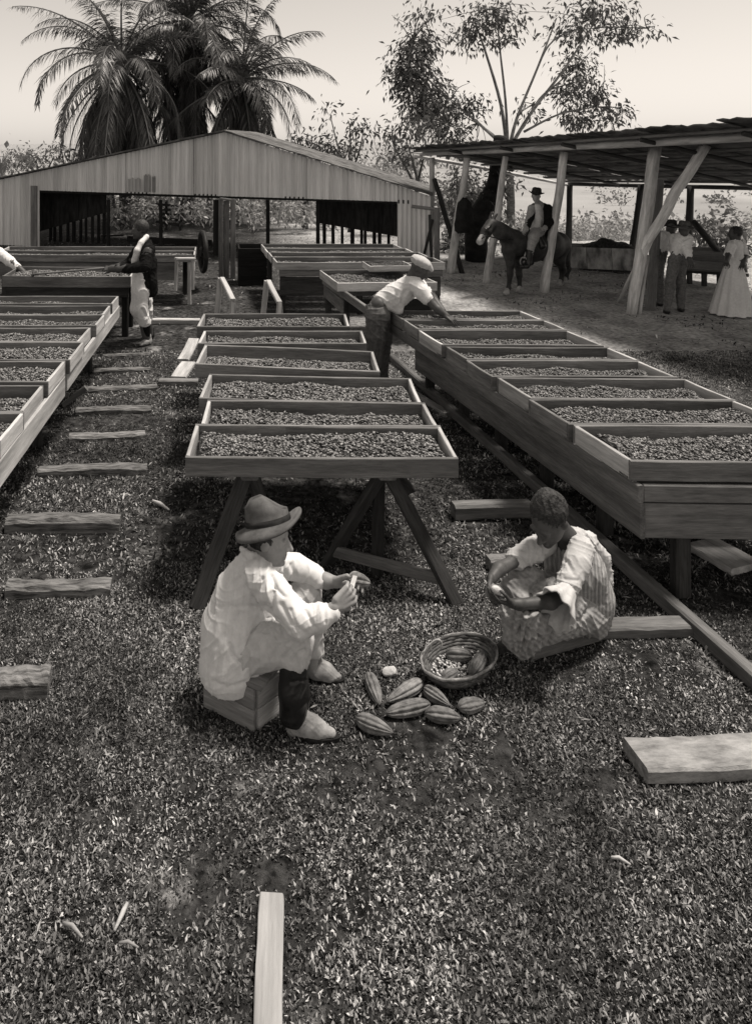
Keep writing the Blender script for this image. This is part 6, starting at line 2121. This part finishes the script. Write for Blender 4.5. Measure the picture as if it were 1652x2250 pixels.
Bl.mesh('blouse', M_['white'], wm, 0.01, 7, 71)
v, f = [], []
n = 56
for i, t_ in enumerate(np.linspace(0, 1, 9)):
    cx_, cz = U(1612 - 6 * t_, 0, d).x, 0.98 - 0.95 * t_
    for k in range(n):
        th = 2 * math.pi * k / n
        rr = (0.10 + 0.22 * t_ ** 0.8) * (1 + (0.03 + 0.09 * t_) * math.sin(11 * th + 0.8 * math.sin(2 * th)))
        v.append((cx_ + rr * math.cos(th), d + rr * 0.9 * math.sin(th), cz))
for i in range(8):
    for k in range(n): f.append([i * n + k, (i + 1) * n + k, (i + 1) * n + (k + 1) % n, i * n + (k + 1) % n])
f.append(list(range(n)))
obj_w('skirt', np.array(v), f, M_['white'], wm, True)
Hr = Body(0.011, 0.02)
Hr.ell(U(1617, 509, d), np.eye(3), (0.1, 0.1, 0.1), 0.01)
Hr.mesh('hair', M_['hair'], wm)

# ------------------------------------------------------------------ cacao pods, basket and small litter
M_['pod'] = mat_noise('pod_husk', 0.08, 0.24, scale=26, bump=0.6, dist=0.006, rough=0.6, rand=0.18, spec=0.35)
M_['pulp'] = mat_noise('white_pulp', 0.5, 0.8, scale=30, bump=0.6, dist=0.006, rough=0.5, rand=0.05)
M_['wicker'] = mat_noise('wicker', 0.05, 0.16, scale=30, bump=0.7, dist=0.006, rough=0.8, rand=0.25)


def pod(c, ax, L, r, label, cat='pod', parent=None, name='cacao_pod', group='cacao pods on the turf', seed=0):
    """ridged spindle, ten furrows, blunt stalk end and pointed tip"""
    rg = np.random.default_rng(seed + 5)
    nu, nv = 60, 22
    ph = rg.uniform(0, 6.28)
    asym = rg.uniform(0.05, 0.32); bend = rg.uniform(-0.12, 0.12); fur = rg.uniform(0.2, 0.32)
    x = np.linspace(-1, 1, nv)
    prof = np.clip(1 - np.abs(x) ** 2.3, 0, 1) ** 0.62 * (1 - asym * x) * 0.98
    v = []
    for i in range(nv):
        for k in range(nu):
            th = 2 * math.pi * k / nu
            rid = 1 + 0.06 * math.cos(5 * th + ph) - fur * (1 - abs(math.sin(5 * th + ph))) ** 1.5 + 0.012 * math.sin(23 * th + 3 * x[i] * 4)
            rid += 0.02 * math.sin(9 * x[i] + 4 * th) + rg.normal(0, 0.012)
            rr = max(prof[i], 0.02) * r * rid
            v.append((x[i] * L / 2, rr * math.cos(th) + bend * r * x[i] ** 2, rr * math.sin(th)))
    f = []
    for i in range(nv - 1):
        for k in range(nu):
            f.append([i * nu + k, i * nu + (k + 1) % nu, (i + 1) * nu + (k + 1) % nu, (i + 1) * nu + k])
    f.append(list(range(nu))[::-1]); f.append([(nv - 1) * nu + k for k in range(nu)])
    X = Vector(ax).normalized()
    Y = X.cross(Vector((0.1, 0.2, 1))).normalized()
    Zv = X.cross(Y)
    Mx = Matrix((X, Y, Zv)).transposed().to_4x4(); Mx.translation = Vector(c)
    me = mesh_np(name, np.array(v), f, M_['pod'], True)
    o = link(name, me, parent, Mx)
    return tag(o, label, cat, group)


def pod_on_ground(a, b, r, label, seed, lift=0.0):
    """from picture ends a (stalk) and b (tip), lying on the turf"""
    r = r * 0.92
    z = r * 0.86 + lift
    p, q = G(a[0], a[1], z), G(b[0], b[1], z)
    q.z -= r * 0.15
    pod((p + q) / 2, q - p, (q - p).length, r, label, seed=seed)


pod_on_ground((809, 1478), (833, 1546), 0.043, 'upright-pointing cacao pod at the left of the heap, tip towards the viewer', 1)
pod_on_ground((930, 1497), (850, 1540), 0.041, 'long pale cacao pod lying slantwise at the back of the heap', 2, 0.01)
pod_on_ground((930, 1512), (988, 1548), 0.04, 'cacao pod at the back right of the heap, pointing right', 3, 0.01)
pod_on_ground((946, 1546), (846, 1566), 0.043, 'large cacao pod in the middle of the heap, tip to the left', 4)
pod_on_ground((932, 1566), (1012, 1574), 0.042, 'plump cacao pod at the front of the heap, deeply furrowed', 5)
pod_on_ground((1006, 1555), (1064, 1541), 0.042, 'round striped cacao pod at the right, below the basket', 6)
pod_on_ground((781, 1578), (864, 1608), 0.044, 'cacao pod lying apart at the lower left of the heap', 7)
pod(U(789, 1276, 3.97), Vector((1, 0.1, -0.25)), 0.13, 0.042, 'opened cacao pod held in the hands of the hatted man', seed=8, group=None)

# broken husk lump
st_ = Body(0.008, 0.01)
st_.px((848, 1478, 4.1), (862, 1476, 4.1), 10, 10)
st_.px((852, 1486, 4.1), (866, 1484, 4.1), 9, 8)
o = st_.mesh('husk_lump', mat_noise('pale_husk', 0.4, 0.62, scale=14, bump=0.6), None, 0.006, 14, 4, clip_z=0.0)
tag(o, 'pale square lump of husk behind the pods', 'husk')

# half pod with white pulp in the woman's hands
hp_ = empty('opened_pod', U(1090, 1298, 4.0), 'opened pod with white pulp in the hands of the seated woman', 'pod')
pod(U(1088, 1302, 4.03), Vector((0.7, 0.2, -0.4)), 0.13, 0.042, None, None, hp_, 'husk', None, 9)
pl = Body(0.006, 0.01)
for k in range(7):
    pl.cone(U(1084 + 4 * (k % 4), 1292 + 4 * (k // 3), 3.975), U(1087 + 4 * (k % 4), 1296 + 4 * (k // 3), 3.97), 0.012, 0.011)
pl.mesh('pulp', M_['pulp'], hp_)

# coiled basket
bc = G(1009, 1448, 0.105)
bk_ = empty('basket', (bc.x, bc.y, 0), 'round coiled basket with a loop handle between the two seated figures', 'basket')
rings = [(0.0, 0.125), (0.008, 0.142), (0.018, 0.157), (0.029, 0.171), (0.041, 0.184), (0.055, 0.195), (0.069, 0.205), (0.083, 0.213), (0.096, 0.219)]
for k, (z, r_) in enumerate(rings):
    mb = MB()
    pts = [(bc.x + (r_ + 0.002 * math.sin(17 * a + k * 2.4)) * math.cos(a), bc.y + (r_ + 0.002 * math.sin(17 * a + k * 2.4)) * math.sin(a), z + 0.012 + 0.0015 * math.sin(11 * a + k)) for a in np.linspace(0, 2 * math.pi, 65)]
    mb.tube(pts, [0.0105 * (1 + 0.16 * math.sin(i * 2.1 + k)) for i in range(65)], 6, False)
    mb.obj('coil', M_['wicker'], bk_, True)
mb = MB()
mb.tube([(bc.x + 0.224 * math.cos(a), bc.y + 0.224 * math.sin(a), 0.11 + 0.002 * math.sin(9 * a)) for a in np.linspace(0, 2 * math.pi, 73)], [0.0085 * (1 + 0.1 * math.sin(i * 2.6)) for i in range(73)], 8, False)
mb.obj('rim', mat_noise('pale_wicker', 0.12, 0.3, scale=40, bump=0.6, dist=0.005), bk_, True)
mb = MB()
hc_ = G(953, 1418, 0.12)
mb.tube([(hc_.x + 0.033 * math.cos(a), hc_.y + 0.01, 0.14 + 0.036 * math.sin(a)) for a in np.linspace(-0.6, 3.75, 20)], 0.0065, 6)
mb.obj('handle', mat_noise('pale_cane', 0.25, 0.45, scale=30, bump=0.4), bk_, True)
n = 40
v = [(bc.x, bc.y, 0.008)] + [(bc.x + 0.14 * math.cos(2 * math.pi * k / n), bc.y + 0.14 * math.sin(2 * math.pi * k / n), 0.01) for k in range(n)]
obj_w('base', np.array(v), [[0, 1 + k, 1 + (k + 1) % n] for k in range(n)], M_['wicker'], bk_)
# the basket leans and is pulled out of round
for ch in bk_.children:
    co = np.empty(len(ch.data.vertices) * 3); ch.data.vertices.foreach_get('co', co); co = co.reshape(-1, 3)
    co[:, 1] = co[:, 1] * 0.76 + 0.26 * co[:, 0]; co[:, 2] += 0.06 * (co[:, 0] + 0.22)
    ch.data.vertices.foreach_set('co', co.ravel()); ch.data.update()
# pulp and beans inside
r = np.random.default_rng(6)
me0 = []
mb = MB(); tones = []
for k in range(420):
    a, q = r.uniform(0, 6.28), math.sqrt(r.uniform(0, 1)) * 0.165
    x_, y_ = bc.x + q * math.cos(a), bc.y + q * math.sin(a) * 0.76 + 0.26 * q * math.cos(a)
    z_ = 0.022 + 0.02 * (1 - (q / 0.17) ** 2) + 0.5 * max(0, q - 0.12) + 0.06 * (x_ - bc.x + 0.22) + r.uniform(0, 0.012)
    l = r.uniform(0.010, 0.017); yw = r.uniform(0, 6.28); u_ = Vector((math.cos(yw), math.sin(yw), r.normal(0, 0.3))).normalized() * l
    s_ = Vector((-math.sin(yw), math.cos(yw), 0)) * l * 0.6; t_ = Vector((0, 0, l * 0.5)); c_ = Vector((x_, y_, z_))
    mb.add([c_ - u_, c_ + s_, c_ + t_, c_ - s_, c_ - t_, c_ + u_], [[0, 2, 1], [0, 3, 2], [0, 4, 3], [0, 1, 4], [5, 1, 2], [5, 2, 3], [5, 3, 4], [5, 4, 1]])
    tones += [float(r.beta(1.4, 1.2))] * 6
o = mb.obj('fresh_beans', mat_attr('fresh_bean', 0.08, 0.8, rough=0.4), None, True)
set_tone(o.data, tones)
tag(o, 'wet fresh beans and pulp in the bottom of the basket', None, None, 'stuff')
pod(Vector((bc.x + 0.10, bc.y - 0.02, 0.085)), Vector((0.6, 0.75, 0.15)), 0.19, 0.045, 'striped cacao pod lying at the right inside the basket', seed=11, group='pods in the basket')
pod(Vector((bc.x + 0.02, bc.y + 0.07, 0.075)), Vector((0.9, -0.35, 0.2)), 0.15, 0.042, 'dark cacao pod lying at the back inside the basket', seed=12, group='pods in the basket')
pod(Vector((bc.x - 0.07, bc.y - 0.065, 0.06)), Vector((0.8, 0.5, 0.0)), 0.12, 0.036, 'small cacao pod lying at the left inside the basket', seed=13, group='pods in the basket')

# leaves and bits of straw trodden into the near turf
r = np.random.default_rng(77)
mb = MB(); tones = []
for k in range(520):
    y_ = math.sqrt(r.uniform(2.3 ** 2, 11 ** 2)); x_ = r.uniform(-0.32, 0.76) * y_
    l = r.uniform(0.01, 0.034); yw = r.uniform(0, 6.28)
    u_ = Vector((math.cos(yw), math.sin(yw), r.uniform(-0.1, 0.2))) * l; s_ = Vector((-math.sin(yw), math.cos(yw), r.uniform(-0.4, 0.4))) * l * r.uniform(0.06, 0.22)
    c_ = Vector((x_, y_, float(ground_z(x_, y_)) + r.uniform(0.012, 0.03)))
    mb.add([c_ - u_, c_ + s_, c_ + u_ + Vector((0, 0, -0.006)), c_ - s_], [[0, 1, 2, 3]])
    tones += [float(r.beta(2.2, 1.5))] * 4
o = mb.obj('leaf_litter', mat_attr('dry_litter', 0.08, 0.42, rough=0.7), None, False, (0, 0, 0))
set_tone(o.data, tones)
tag(o, 'dry leaves and straw scattered over the turf', None, None, 'stuff')
